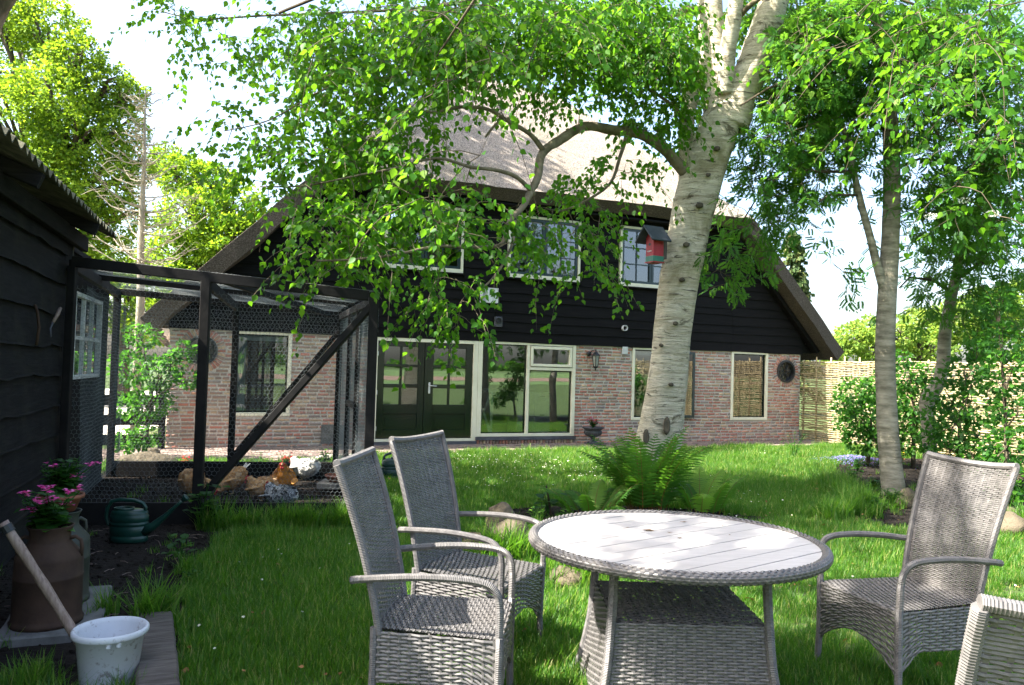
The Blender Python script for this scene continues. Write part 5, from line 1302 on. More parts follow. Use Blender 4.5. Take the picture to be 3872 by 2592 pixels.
for spec in ([(3375,375,9.9,26),(3260,345,9.8,20),(3120,298,9.7,17),(3000,298,9.6,14),(2905,335,9.5,10),(2800,400,9.5,6)],[(3390,370,9.9,24),(3480,330,9.8,18),(3600,310,9.6,14),(3720,330,9.4,10),(3850,300,9.2,7)],[(3480,345,9.8,12),(3530,450,9.7,9),(3560,560,9.6,6)],
             [(3225,650,9.7,14),(3100,650,9.6,10),(2980,640,9.6,8),(2880,720,9.7,6),(2800,850,9.8,5)],[(3240,740,9.7,10),(3140,735,9.6,7),(3060,790,9.6,4)],[(3370,500,9.9,18),(3200,420,9.8,13),(3050,420,9.8,9),(2900,520,9.9,6)],[(3340,150,9.9,22),(3150,60,9.8,15),(2950,30,9.7,10)],[(3360,650,9.9,14),(3480,600,9.9,10),(3620,620,9.9,7)]):
    q, r = fl(spec); sk.limb(q, r, 8)
for p_, r_ in ((p1_[6:], r1_[6:]), (p2_[2:], r2_[2:])):
    for a, b in zip(p_[:-1], p_[1:]):
        for k in range(6): sk.p.append(tuple(a.lerp(b, k/6))); sk.r.append(.025)
rowan_spec = [(1850,50,150,70,9.6,.8,.9),(1960,120,140,110,9.9,.8,.9),(1840,220,110,120,9.9,.7,.88),(1950,290,110,110,10,.7,.82),(1790,370,100,100,9.9,.6,.82),(1900,420,60,45,9.8,.5,.65),(1740,480,75,70,9.9,.5,.70),(1690,600,60,60,9.9,.5,.60),(1640,560,30,60,10.2,.4,.45),
    (1890,560,30,50,9.7,.3,.30),(1930,620,40,35,9.7,.3,.38),(1830,500,35,45,9.8,.3,.35),(2150,100,190,110,9.6,.9,.85),(2260,250,110,150,9.4,.9,.85),(2150,330,90,110,9.8,.7,.70),(2240,430,110,110,9.7,.8,.80),(2110,480,50,80,9.9,.5,.50),(2010,480,40,60,9.9,.4,.35)]
og = clump_points(rowan_spec, .015)
extra = []
for _ in range(120):
    a = rnd(0, 2*pi); r = 2.6*sqrt(random.random()); extra.append((5.0+r*cos(a), 9.6+r*sin(a)*.8, 6.4+rnd(0,3.0)))
og = np.concatenate([og, np.array(extra)])
dirs = sk.attach(og, 2.6, .04, .010); pos, dr, sz = rowan_leaves(og, dirs, sk.mb)
bb = MB(rw.location); bb.add([Vector(v) for v in sk.mb.v], sk.mb.f); bb.build('branches', M['twig_bark'], rw, smooth=True)
crown('crown', pos, dr, sz, (RV, RF), M['rowan_leaf'], rw, .5)
# blossom clusters
for (x, y, D) in ((3665,545,8.9),(3640,765,9.0),(3520,825,9.0),(3750,815,8.8)):
    n = 130; c = np.array(FP(x,y,D)) - np.array(rw.location); q = norm_rows(rng.normal(size=(n,3)))*[.07,.07,.03] + c; q[:,2] += .02
    V, F = stamp(CARD_V, CARD_F, q, frames(rng.normal(size=(n,3))), U(n,.010,.016)); tag(link('blossom', np_mesh('blossom', V, F, lv_for(n,4)), M['petal_white'], rw), kind='stuff')

r2 = thing('rowan_tree', 'smaller rowan with crooked elbowed trunk behind the wicker chair', 'tree', FP(3515,1826,11.4))
r2.location.z = 0
sk = Skeleton()
p1_, r1_ = fl([(3520,1840,11.4,58),(3516,1680,11.4,50),(3507,1560,11.4,48),(3510,1510,11.4,54),(3543,1458,11.35,50),(3566,1390,11.3,46),(3573,1270,11.3,44),(3588,1180,11.25,42),(3602,1100,11.2,38),(3625,1000,11.2,32),(3640,880,11.1,26),(3650,700,11.0,18)])
mbk = trunk_mesh(p1_, r1_, 18, .10, .05, 4.0); mb = MB(r2.location); mb.add([Vector(v) for v in mbk.v], mbk.f); mb.build('trunk', M['rowan_bark'], r2, smooth=True)
for spec in ([(3600,1110,11.2,16),(3530,1060,11.0,12),(3440,1050,10.9,8),(3400,1090,10.9,5)],[(3610,1060,11.2,18),(3700,1000,11.0,13),(3800,980,10.8,8)],[(3590,1170,11.2,12),(3680,1180,11.0,9),(3780,1230,10.9,6)],[(3640,900,11.1,14),(3560,800,11,9),(3480,760,10.9,6)]): q, r = fl(spec); sk.limb(q, r, 7)
for a, b in zip(p1_[7:-1], p1_[8:]):
    for k in range(6): sk.p.append(tuple(a.lerp(b, k/6))); sk.r.append(.02)
og = clump_points([(2260,590,110,90,10.9,.7,.82),(2150,640,70,55,10.9,.6,.70),(2120,700,60,35,10.8,.4,.55),(2270,720,100,60,10.6,.6,.75),(2200,560,90,60,11,.6,.7),(2190,480,90,70,11.2,.6,.6),(2080,670,30,30,10.9,.3,.35)], .020)
dirs = sk.attach(og, 2.4, .04, .009); pos, dr, sz = rowan_leaves(og, dirs, sk.mb, size=(.12,.165))
bb = MB(r2.location); bb.add([Vector(v) for v in sk.mb.v], sk.mb.f); bb.build('branches', M['twig_bark'], r2, smooth=True)
crown('crown', pos, dr, sz, (RV, RF), M['rowan_leaf'], r2, .5)

# ------------------------------------------------------------------ near birch overhead: trunk stands beside the camera, its limbs hang in from above
nbt = thing('birch_tree', 'birch beside the camera whose leafy twigs hang in from above', 'tree', (3.9,1.1,0))
sk = Skeleton()
mbk = trunk_mesh([(3.9,1.1,-.05),(3.88,1.12,1.5),(3.9,1.2,3.0),(3.8,1.3,4.6),(3.75,1.4,6.2),(3.7,1.5,8.0)], [.20,.17,.155,.14,.11,.06], 20); mb = MB(nbt.location); mb.add([Vector(v) for v in mbk.v], mbk.f); mb.build('trunk', M['birch_bark'], nbt, smooth=True)
sk.limb([(3.8,1.3,4.4),(3.2,2.4,4.6),(2.4,3.6,4.55),(1.2,4.4,4.4),(0,4.9,4.25),(-1.0,5.2,4.15),(-1.7,5.4,3.95)], [.06,.05,.04,.03,.024,.016,.010]); sk.limb([(3.8,1.3,3.8),(3.5,2.6,4.0),(3.4,3.9,3.95),(3.3,4.9,3.8)], [.05,.04,.028,.015])
sk.limb([(3.4,3.0,4.0),(2.8,4.0,3.95),(2.2,4.6,3.85)], [.03,.02,.01]); sk.limb([(0,4.9,4.25),(-.3,5.0,3.9),(-.55,5.1,3.55)], [.014,.010,.006])
og = clump_points([(1180,20,330,40,4.9,.5,.45),(1000,230,170,60,4.8,.4,.26),(1020,390,120,50,4.6,.3,.28),(1120,130,180,60,4.7,.4,.36),(950,470,60,25,4.5,.2,.15),(800,120,90,60,4.9,.3,.2),(2080,60,220,70,4.9,.5,.62),(2100,200,120,80,4.9,.4,.55),(2230,330,90,100,4.7,.4,.45),(2190,450,60,60,4.8,.3,.32),(2270,80,80,80,4.3,.4,.5),(2020,260,40,60,5.0,.3,.35),(2290,480,50,70,4.7,.3,.4)], AREA)
dirs = sk.attach(og, 2.5, .1, .008); pos, dr, sz = birch_leaves(og, dirs, sk.mb, 18, (.25,.5), (.044,.064))
bb = MB(nbt.location); bb.add([Vector(v) for v in sk.mb.v], sk.mb.f); bb.build('branches', M['twig_bark'], nbt, smooth=True)
# the leaves that show largest are parts of their own
dist = np.linalg.norm(pos - np.array([0,0,CAM_H]), axis=1); order = np.argsort(dist); near = order[:260]; rest = order[260:]
crown('crown', pos[rest], dr[rest], sz[rest], LEAF, M['birch_leaf'], nbt)
lmesh = []
for v in (.1,.35,.6,.85,1.0):
    me = np_mesh('leaf', LEAF_V, LEAF_F, np.full(6, v)); me.materials.append(M['birch_leaf']); lmesh.append(me)
fm = up_frames(dr[near], .8); off = Vector(nbt.location)
for i, q in enumerate(near):
    o = bpy.data.objects.new('leaf', lmesh[min(4, int(random.random()**1.4*5))]); COL.objects.link(o); o.parent = nbt
    A3 = fm[i]*sz[q]; m4 = Matrix(((A3[0,0],A3[0,1],A3[0,2],pos[q,0]-off.x),(A3[1,0],A3[1,1],A3[1,2],pos[q,1]-off.y),(A3[2,0],A3[2,1],A3[2,2],pos[q,2]-off.z),(0,0,0,1))); o.matrix_local = m4

# ------------------------------------------------------------------ crowns made of leafy clumps (trees further away, shrubs)
def lobes_px(spec): return [(PV(x,y,D), r*K*D/FPX) for x,y,r,D in spec]
def lobe_leaves(lobes, per_m2, shell=.55):
    ps = []; ds = []
    for c, r in lobes:
        n = int(per_m2*4*pi*r*r); u = norm_rows(rng.normal(size=(n,3))); rad = r*(shell + (1-shell)*rng.random(n)**.6)*(1+.36*np.array([noise.noise(Vector(q)*2.3 + c) for q in u]))
        cut = rng.random(n) < .16 + .84*np.array([noise.noise(Vector(q)*3.6 + c*1.7) > -.02 for q in u]); q = u*rad[:,None]*[1,1,.85] + np.array(c)
        ps.append(q[cut]); d = u + rng.normal(size=(n,3))*.7; d[:,2] -= .3; ds.append(d[cut])
    return np.concatenate(ps), np.concatenate(ds)
def lobe_tree(name, label, base, lobes, per_m2, size, mat, bark, cat='tree', group=None, r0=.25, T=CARD, lo=0, hi=1, nlimb=True, bias=1.4):
    t = thing(name, label, cat, base, 0, group); b = Vector(base)
    mb = MB(b); top = Vector((sum(c.x for c,_ in lobes), sum(c.y for c,_ in lobes), sum(c.z for c,_ in lobes)))/len(lobes)
    p0 = b - Vector((0,0,.05)); fork = b.lerp(top, .55); mb.tube([p0, b.lerp(fork,.3)+Vector((.05*r0,0,0)), b.lerp(fork,.7), fork, b.lerp(top,.8), top], [r0*1.3, r0, r0*.9, r0*.8, r0*.55, r0*.3], 12); mb.build('trunk', bark, t, smooth=True)
    mb = MB(b)
    for c, r in lobes:
        s = b.lerp(top, rnd(.45,.95)); mid = s.lerp(c, .5) + Vector((rnd(-.1,.1)*r, rnd(-.1,.1)*r, .15*r)); mb.tube([s, mid, c], [r0*.35, r0*.25, r0*.1], 7, cap=False)
        for _ in range(5): e_ = c + Vector((rnd(-1,1), rnd(-1,1), rnd(-.6,1))).normalized()*r*.85; mb.tube([mid.lerp(c,.6), c.lerp(e_,.5)+Vector((0,0,.05*r)), e_], [r0*.16, r0*.1, r0*.04], 5, cap=False)
    mb.build('branches', bark, t, smooth=True)
    pos, dr = lobe_leaves(lobes, per_m2); crown('crown', pos, dr, U(len(pos), *size), T, mat, t, .9, lo, hi, bias)
    return t
D1 = 23
oakA = lobes_px([(10,20,90,D1),(110,70,85,D1),(40,140,110,D1+1.5),(170,140,75,D1-.5),(230,200,80,D1),(120,230,100,D1-1),(290,220,48,D1+.5),(30,290,120,D1-1),(180,320,105,D1-.5),(275,300,62,D1),(80,420,120,D1-1),(230,410,90,D1),(310,390,45,D1+1),(150,510,110,D1+.5),(20,520,100,D1+.5),(270,500,75,D1+1),(210,590,90,D1+1.5),(90,620,110,D1+1)])
lobe_tree('oak_tree', 'tall sunlit oak standing behind the shed', G(60*K,1180,0) if False else (PV(80,500,23).x, 23, 0), oakA, 300, (.075,.13), M['oak_leaf'], M['oak_bark'], group='oaks behind the garden', r0=.42)
D2 = 31
oakB = lobes_px([(420,400,62,D2),(480,420,60,D2),(540,470,62,D2-.5),(590,520,48,D2),(450,500,85,D2-1),(530,560,85,D2-1),(400,600,85,D2),(380,370,42,D2+1),(610,590,60,D2),(470,640,90,D2)])
lobe_tree('oak_tree', 'rounded pale green oak rising beside the thatched gable', (PV(480,500,31).x, 31, 0), oakB, 260, (.10,.17), M['oak_leaf'], M['oak_bark'], group='oaks behind the garden', r0=.4, lo=.15)
D3 = 27
oakC = lobes_px([(200,620,70,D3),(330,640,70,D3+1),(420,680,60,D3+1),(260,700,70,D3),(150,720,80,D3),(360,740,60,D3)])
lobe_tree('hedge_tree', 'low leafy tree filling the gap under the oaks', (PV(290,700,27).x, 27, 0), oakC, 200, (.10,.17), M['oak_leaf'], M['oak_bark'], r0=.2)
D4 = 40
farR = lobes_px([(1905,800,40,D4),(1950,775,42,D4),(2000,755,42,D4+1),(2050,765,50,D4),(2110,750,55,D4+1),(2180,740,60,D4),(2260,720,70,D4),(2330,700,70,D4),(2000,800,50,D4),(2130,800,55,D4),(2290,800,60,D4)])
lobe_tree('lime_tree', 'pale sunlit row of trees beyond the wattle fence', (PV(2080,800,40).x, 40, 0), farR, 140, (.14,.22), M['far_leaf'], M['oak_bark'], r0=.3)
# trees that shade the garden from the side, beyond the left edge of the view
def ell_lobes(c, R, H, n, r, seed):
    rr = random.Random(seed); out = []
    for _ in range(n):
        a = rr.uniform(0, 2*pi); q = sqrt(rr.random()); out.append((Vector((c[0]+R*q*cos(a), c[1]+R*q*sin(a), c[2]+rr.uniform(-H,H)*(1-.5*q))), r*rr.uniform(.75,1.25)))
    return out
lobe_tree('lime_tree', 'lime tree standing left of the shed and shading the lawn', (-9.2,6.2,0), ell_lobes((-8.0,7.3,10.0), 3.6, 2.2, 21, 1.0, 4), 36, (.13,.2), M['oak_leaf'], M['oak_bark'], r0=.28)
lobe_tree('lime_tree', 'second lime tree beyond the chicken run, shading the thatch', (-12.4,13.2,0), ell_lobes((-7.6,14.0,12.7), 2.3, 1.6, 18, .95, 6), 44, (.13,.2), M['oak_leaf'], M['oak_bark'], r0=.3)
lobe_tree('lime_tree', 'lime tree beside the shed shading chairs and table', (-2.4,-1.6,0), ell_lobes((-5.15,1.75,9.8), 1.45, 1.0, 17, .45, 14), 55, (.11,.17), M['oak_leaf'], M['oak_bark'], r0=.2)
lobe_tree('hazel_tree', 'dense hazel behind the shed', (-8.4,4.4,0), ell_lobes((-7.6,4.5,6.2), 2.0, 2.0, 22, .9, 17), 70, (.10,.16), M['oak_leaf'], M['oak_bark'], r0=.12)
# wood and trees across the field behind the camera (they show in the window panes)
wl_ = []
for k in range(60): wl_.append((Vector((-300+k*14+rnd(-3,3), -400+rnd(-8,8), 1.5+rnd(-1,1.5))), rnd(3.5,6)))
pos, dr = lobe_leaves(wl_, 1.6, .8); wood = thing('distant_wood', 'line of woodland across the field, mirrored in the window panes', 'wood', (0,-400,0))
crown('woodland', pos, dr, U(len(pos), 1.5, 2.6), CARD, M['rowan_leaf'], wood); wood['kind'] = 'stuff'
lobe_tree('lime_tree', 'broad tree by the field, mirrored in the kitchen window', (14,-22,0), ell_lobes((14,-22,6.5), 3.5, 3.0, 16, 1.7, 8), 14, (.3,.45), M['oak_leaf'], M['oak_bark'], r0=.4)

# conifer behind the house
cf = thing('spruce_tree', 'slender yellowish spruce behind the right-hand thatch eave', 'tree', (PV(1812,700,31).x, 31, 0))
ctop = PV(1803,528,31).z; mb = MB(); mb.tube([(0,0,-.05),(0,0,ctop*.5),(-.1,0,ctop)], [.2,.13,.02], 8); mb.build('trunk', M['oak_bark'], cf)
ps, dd_ = [], []
for k in range(170):
    t = rnd(.0,1); z = lerp(1.2, ctop, t); R_ = .16 + 1.15*(1-t)**.9*(.75+.35*random.random()); a = rnd(0,2*pi); o = Vector((0,0,z)); e_ = Vector((R_*cos(a), R_*sin(a), z-.45*R_))
    for q in np.linspace(.15,1,26): p_ = o.lerp(e_, q); ps.append((p_.x+rnd(-.08,.08), p_.y+rnd(-.08,.08), p_.z+rnd(-.16,.04))); dd_.append((cos(a)+rnd(-.7,.7), sin(a)+rnd(-.7,.7), -.9+rnd(-.6,.3)))
ps = np.array(ps); crown('crown', ps + np.array(cf.location), np.array(dd_), U(len(ps), .13, .26), CARD, M['conifer_leaf'], cf)

# dead larch
dl = thing('dead_larch', 'bare dead larch with pale trunk and upswept twigs', 'tree', (PV(320,700,15).x, 15, 0))
mb = MB(dl.location); lp = [PV(x,y,15) for x,y in ((322,760),(322,680),(322,560),(326,460),(330,360),(331,280),(333,205))]; lp[0].z = -.05; lp[0].x = dl.location.x; mb.tube(lp, [.085,.075,.062,.05,.036,.022,.008], 10); mb.build('trunk', M['dead_wood'], dl, smooth=True)
mb = MB(dl.location); rr = random.Random(31); h0, h1 = PV(322,610,15).z, PV(333,215,15).z
for k in range(64):
    t = rr.random(); z = lerp(h0, h1, t); x = lerp(lp[2].x, lp[-1].x, t); a = rr.uniform(0, 2*pi); L = (.35 + 1.15*(1-t)**.8)*rr.uniform(.5,1.05); h = Vector((cos(a), sin(a)*.9, 0)); o = Vector((x, 15, z))
    pts = [o + h*L*s_ + Vector((0,0, L*(-.16*s_ + .62*s_*s_) + .03*rr.uniform(-1,1))) for s_ in (0,.2,.4,.6,.8,1)]; mb.tube(pts, [.016*(1-.3*t),.013,.010,.008,.006,.003], 5, cap=False)
    for _ in range(int(9*L+2)):
        s_ = rr.uniform(.15,1); q = o + h*L*s_ + Vector((0,0,L*(-.16*s_+.62*s_*s_))); v = Vector((rr.uniform(-1,1), rr.uniform(-1,1), rr.uniform(-.3,.6))).normalized()*rr.uniform(.08,.26); mb.tube([q, q+v*.5+Vector((0,0,.01)), q+v], [.006,.005,.003], 4, cap=False)
for k in range(150):
    t = rr.random(); z = lerp(h0, h1, t); x = lerp(lp[2].x, lp[-1].x, t); a = rr.uniform(0,2*pi); L = rr.uniform(.1,.3); mb.tube([(x,15,z),(x+L*cos(a),15+L*sin(a),z+rr.uniform(-.05,.08))], [.007,.003], 4, cap=False)
mb.build('branches', M['dead_wood'], dl)

# shrubs
def shrub(name, label, spec, base, per, size, mat, group=None, lo=0, hi=1):
    return lobe_tree(name, label, base, lobes_px(spec), per, size, mat, M['twig_bark'], 'shrub', group, .035, LEAF, lo, hi)
bx = PV(335,860,11.6); shrub('leafy_bush', 'leafy bush growing between the chicken run and the house corner', [(325,770,38,11.6),(300,840,45,11.6),(365,850,45,11.5),(400,830,30,11.3),(420,800,26,11.2),(345,920,48,11.6),(305,930,40,11.7),(330,1000,36,11.5),(290,1010,30,11.4),(430,870,22,11.2)], (bx.x,11.6,0), 520, (.05,.085), M['shrub_leaf'], lo=.2)
SG = 'shrubs along the wattle fence'
bx = PV(1985,980,13.6); shrub('garden_shrub', 'rounded bright green shrub before the wattle fence', [(1960,900,46,13.6),(2010,890,44,13.8),(1990,950,58,13.5),(1950,965,40,13.4),(2040,950,44,13.8),(2030,1000,36,13.6),(1965,1005,34,13.4),(2000,1015,30,13.2),(1925,925,24,13.3),(2055,900,26,13.9)], (bx.x,13.6,0), 420, (.055,.09), M['shrub_leaf'], SG)
bx = PV(2090,930,13.4); shrub('garden_shrub', 'upright shrub between the two rowan trunks', [(2080,860,42,13.4),(2100,920,46,13.3),(2070,960,40,13.4),(2120,980,40,13.2),(2080,1010,34,13.2),(2120,860,26,13.3),(2065,820,22,13.4)], (bx.x,13.4,0), 420, (.055,.09), M['shrub_leaf'], SG)
bx = PV(2190,960,10.2); shrub('garden_shrub', 'dark leafy shrub behind the right-hand wicker chair', [(2165,900,44,10.4),(2210,850,50,10.2),(2230,930,55,10.0),(2180,980,50,10.0),(2250,1010,50,9.8),(2150,950,36,10.4),(2170,1040,40,9.8),(2230,1060,44,9.6),(2130,1010,30,10.2),(2240,800,30,10.2)], (bx.x,10.2,0), 480, (.05,.08), M['shrub_leaf'], SG)
bx = PV(2310,980,8.9); shrub('garden_shrub', 'broad dark shrub at the stones beside the flower bed', [(2300,860,60,9.0),(2330,950,60,8.8),(2300,1030,55,8.7),(2330,1100,50,8.5),(2290,1120,34,8.5),(2290,780,50,9.2),(2310,1160,36,8.4),(2260,1070,30,8.7),(2280,690,40,9.3)], (bx.x,8.9,0), 520, (.05,.08), M['shrub_leaf'], SG)

# ------------------------------------------------------------------ wattle fence
wfn = thing('wattle_fence', 'woven wattle fence of pale hazel rods at the house corner', 'fence', HW(13.66,.02))
def wattle():
    O = HW(13.68,.0); L = 7.6; rr = random.Random(12); H = 1.90
    d = ND; s = UD; nst = 19; mb = MB(wfn.location)
    for k in range(nst):
        t = .06 + k*(L-.12)/(nst-1); p = O + d*t + s*rr.uniform(-.006,.006); MB(wfn.location).tube([p-Vector((0,0,.05)), p+Vector((rr.uniform(-.02,.02),0,H*.5)), p+Vector((rr.uniform(-.02,.02),0,H+rr.uniform(-.01,.09)))], [.024,.022,.018], 7).build('stake', M['wattle'], wfn, smooth=True)
    z = .03; row = 0; sp = (L-.12)/(nst-1)
    while z < H-.02:
        x0 = -.04 - rr.random()*.8
        while x0 < L:
            ln_ = rr.uniform(1.9,3.2); a, b = max(x0,-.04), min(x0+ln_, L+.05); m = max(3, int((b-a)/(sp/2))); r0 = rr.uniform(.010,.0155); flip = rr.random() < .5; ph = rr.uniform(0,9); sl = rr.uniform(-.012,.012)
            pts = []; rad = []
            for q in range(m+1):
                t = lerp(a, b, q/m); side = cos(pi*(t-.06)/sp + pi*(row % 2)); pts.append(O + d*t + s*(side*.046) + Vector((0,0,z + .020*noise.noise(Vector((t*1.6+ph,row*.7,0))) + sl*(q/m-.5)))); rad.append(r0*lerp(1.0,.72,q/m if flip else 1-q/m))
            if b-a > .25: mb.tube(pts, rad, 6)
            x0 += ln_ - rr.uniform(.0,.15)
        z += rr.uniform(.022,.029); row += 1
    tag(mb.build('woven_rods', M['wattle'], wfn, smooth=True), kind='stuff')
wattle()
# low board fence left of the house
bf = thing('board_fence', 'low black board fence between the bush and the house corner', 'fence', HW(-.9,.1))
for u in (-.06,-1.9): MB(bf.location).beam(HW(u,.1,0), HW(u,.1,.95), .09, .09).build('post', M['black_timber'], bf)
for z in (.18,.50,.82): MB(bf.location).beam(HW(-.02,.16,z), HW(-2.1,.16,z), .03, .17).build('board', M['black_timber'], bf)
# ================================================================== GRASS
from bisect import bisect
def inside(poly, x, y):
    c = np.zeros(len(x), bool); n = len(poly)
    for i in range(n):
        x0, y0 = poly[i][0], poly[i][1]; x1, y1 = poly[(i+1)%n][0], poly[(i+1)%n][1]
        m = ((y0 > y) != (y1 > y)); 
        if y1 != y0: c ^= m & (x < (x1-x0)*(y-y0)/(y1-y0)+x0)
    return c
def tuft_mesh(name, nb, h, spread, w=.0028, bend=.5):
    V, F, L = [], [], []
    for k in range(nb):
        a = rnd(0,2*pi); r = spread*sqrt(random.random()); x, y = r*cos(a), r*sin(a); hh = h*rnd(.55,1.2); an = rnd(0,2*pi); bx, by = cos(an), sin(an); be = bend*hh*rnd(.15,1.0); sx, sy = -by*w, bx*w; lv = min(1, random.random()**1.5 if random.random() > .04 else 1.0); b = len(V)
        for t, q in ((0,1),(.5,.85),(1,.12)):
            cx, cy, cz = x+bx*be*t*t, y+by*be*t*t, hh*t*(1-.18*t*be/hh); V += [(cx-sx*q,cy-sy*q,cz),(cx+sx*q,cy+sy*q,cz)]; L += [lv,lv]
        F += [(b,b+1,b+3,b+2),(b+2,b+3,b+5,b+4)]
    me = np_mesh(name, np.array(V), np.array(F), np.array(L)); me.materials.append(M['grass']); return me
def gn_scatter(name, pts, scale, coll, label, cat, seed=0):
    me = bpy.data.meshes.new(name); me.vertices.add(len(pts)); me.vertices.foreach_set('co', np.asarray(pts, np.float32).ravel())
    a = me.attributes.new('sc', 'FLOAT', 'POINT'); a.data.foreach_set('value', np.asarray(scale, np.float32)); me.update()
    o = link(name, me); tag(o, label, cat, kind='stuff')
    g = bpy.data.node_groups.new(name+'_scatter', 'GeometryNodeTree'); g.interface.new_socket('Geometry', in_out='INPUT', socket_type='NodeSocketGeometry'); g.interface.new_socket('Geometry', in_out='OUTPUT', socket_type='NodeSocketGeometry')
    n = g.nodes; i = n.new('NodeGroupInput'); ou = n.new('NodeGroupOutput'); m2p = n.new('GeometryNodeMeshToPoints'); ins = n.new('GeometryNodeInstanceOnPoints'); ci = n.new('GeometryNodeCollectionInfo'); ci.inputs['Collection'].default_value = coll; ci.inputs['Separate Children'].default_value = True; ci.inputs['Reset Children'].default_value = True
    rv = n.new('FunctionNodeRandomValue'); rv.data_type = 'FLOAT_VECTOR'; rv.inputs['Min'].default_value = (-.12,-.12,0); rv.inputs['Max'].default_value = (.12,.12,6.283); rv.inputs['Seed'].default_value = seed
    at = n.new('GeometryNodeInputNamedAttribute'); at.data_type = 'FLOAT'; at.inputs['Name'].default_value = 'sc'
    ins.inputs['Pick Instance'].default_value = True
    L = g.links; L.new(i.outputs[0], m2p.inputs['Mesh']); L.new(m2p.outputs[0], ins.inputs['Points']); L.new(ci.outputs[0], ins.inputs['Instance']); L.new(rv.outputs['Value'], ins.inputs['Rotation']); L.new(at.outputs['Attribute'], ins.inputs['Scale']); L.new(ins.outputs[0], ou.inputs[0])
    md = o.modifiers.new('scatter', 'NODES'); md.node_group = g; return o
tc = bpy.data.collections.new('grass_tufts')
for k in range(5): tc.objects.link(bpy.data.objects.new('tuft', tuft_mesh('tuft', 20, .055 + .008*k, .062, .0026 + .0003*(k % 2), .7)))
def sample_lawn():
    X, Y = [], []
    for y0, y1, den in ((1.2,4.6,820),(4.6,7.2,560),(7.2,11,360),(11,17.5,230)):
        w = .69*y1+.4; n = int(den*2*w*(y1-y0)); x = U(n,-w,w); y = U(n,y0,y1); k = np.abs(x) < .69*y+.4; X.append(x[k]); Y.append(y[k])
    X = np.concatenate(X); Y = np.concatenate(Y)
    off = (X-HA.x)*ND.x + (Y-HA.y)*ND.y; u = (X-HA.x)*UD.x + (Y-HA.y)*UD.y
    lim = np.where(u < 2.9, 2.0, PATH_OUT-.02); k = (off > lim + .05*np.sin(u*7)) & ~((u > 13.75) & (off < .4))
    jx, jy = X + .06*np.sin(Y*9), Y + .06*np.sin(X*8)
    for b in (LEFT_BED, FERN_BED, RIGHT_BED): k &= ~inside(b, jx, jy) | (rng.random(len(X)) < .007)
    k &= ~((X+1.80)**2+(Y-3.62)**2 < .028) & ~((X < -4.1) & (Y < 10)) & ~((X-1.98)**2+(Y-10.15)**2 < .16)
    return X[k], Y[k]
gx, gy = sample_lawn()
nz = np.array([noise.noise(Vector((a*.8,b*.8,0)))+.5*noise.noise(Vector((a*2.6,b*2.6,3))) for a, b in zip(gx, gy)])
keep = rng.random(len(gx)) < np.clip(1.1 + 1.2*nz, .45, 1); gx, gy, nz = gx[keep], gy[keep], nz[keep]
sc = (.85 + .35*nz + U(len(gx),-.15,.3))*(1 + .035*np.clip(gy-4,0,12))
gn_scatter('lawn_grass', np.stack([gx, gy, np.full(len(gx), .0)], 1), np.clip(sc,.45,2.2), tc, 'short lawn grass covering the garden', 'grass')
# longer grass at the edges of beds, boards and stones
tc2 = bpy.data.collections.new('long_tufts')
for k in range(4): tc2.objects.link(bpy.data.objects.new('tuft', tuft_mesh('tuft', 26, .15 + .02*k, .05, .0034, .9)))
lx, ly, ls = [], [], []
def strip(a, b, n, w, s0, s1):
    for _ in range(n): t = random.random(); lx.append(lerp(a[0],b[0],t)+rnd(-w,w)); ly.append(lerp(a[1],b[1],t)+rnd(-w,w)); ls.append(rnd(s0,s1))
strip((-2.6,6.95),(-1.1,7.2),110,.10,.7,1.6); strip((-2.2,6.4),(-1.7,6.6),30,.15,.5,1.0); strip((-1.62,3.42),(-1.66,3.5),5,.03,.5,.9); strip((-2.05,3.30),(-1.6,3.22),26,.07,.5,.9); strip((-1.95,4.35),(-2.0,4.55),14,.06,.9,1.6)
strip((-2.25,3.35),(-1.98,3.5),24,.10,.6,1.1); strip((3.3,8.15),(4.2,9.3),120,.14,.8,1.5); strip((4.2,9.4),(4.6,11.4),110,.18,.8,1.5); strip((-.15,6.2),(.25,6.15),46,.10,.9,1.7); strip((.3,5.65),(.65,5.5),46,.12,.8,1.4); strip((.75,5.6),(1.6,6.1),60,.3,.6,1.0)
strip((4.6,8.05),(5.4,7.9),60,.12,.8,1.6); strip((3.7,8.4),(4.9,9.6),40,.2,.6,1.2); strip((-.2,2.7),(.6,2.9),30,.4,.3,.6); strip((.1,7.3),(2.4,7.6),50,.15,.6,1.1); strip((6.3,16.2),(7.3,16.3),60,.2,.6,1.0); strip((-2.2,5.4),(-2.2,6.1),14,.08,.5,.9); strip((-2.6,4.45),(-2.2,4.6),10,.06,.5,1.0)
gn_scatter('long_grass', np.stack([lx, ly, np.zeros(len(lx))], 1), ls, tc2, 'longer grass tufts at the edges of beds and stones', 'grass', 5)
# dry leaves and bud scales fallen on the grass
n = 700; y = U(n,2.4,14.5); x = U(n,-1,1)*(.66*y); k = ~inside(LEFT_BED,x,y) & ((x-HA.x)*ND.x + (y-HA.y)*ND.y > .3); x, y = x[k], y[k]; n = len(x)
V, F = stamp(LEAF_V, LEAF_F, np.stack([x,y,U(n,.03,.06)],1), up_frames(rng.normal(size=(n,3))*[1,1,.25],.5), U(n,.018,.045)); tag(link('fallen_leaves', np_mesh('fallen_leaves', V, F, lv_for(n,6)), M['litter']), 'dry brown leaves scattered in the lawn', 'leaves', kind='stuff')
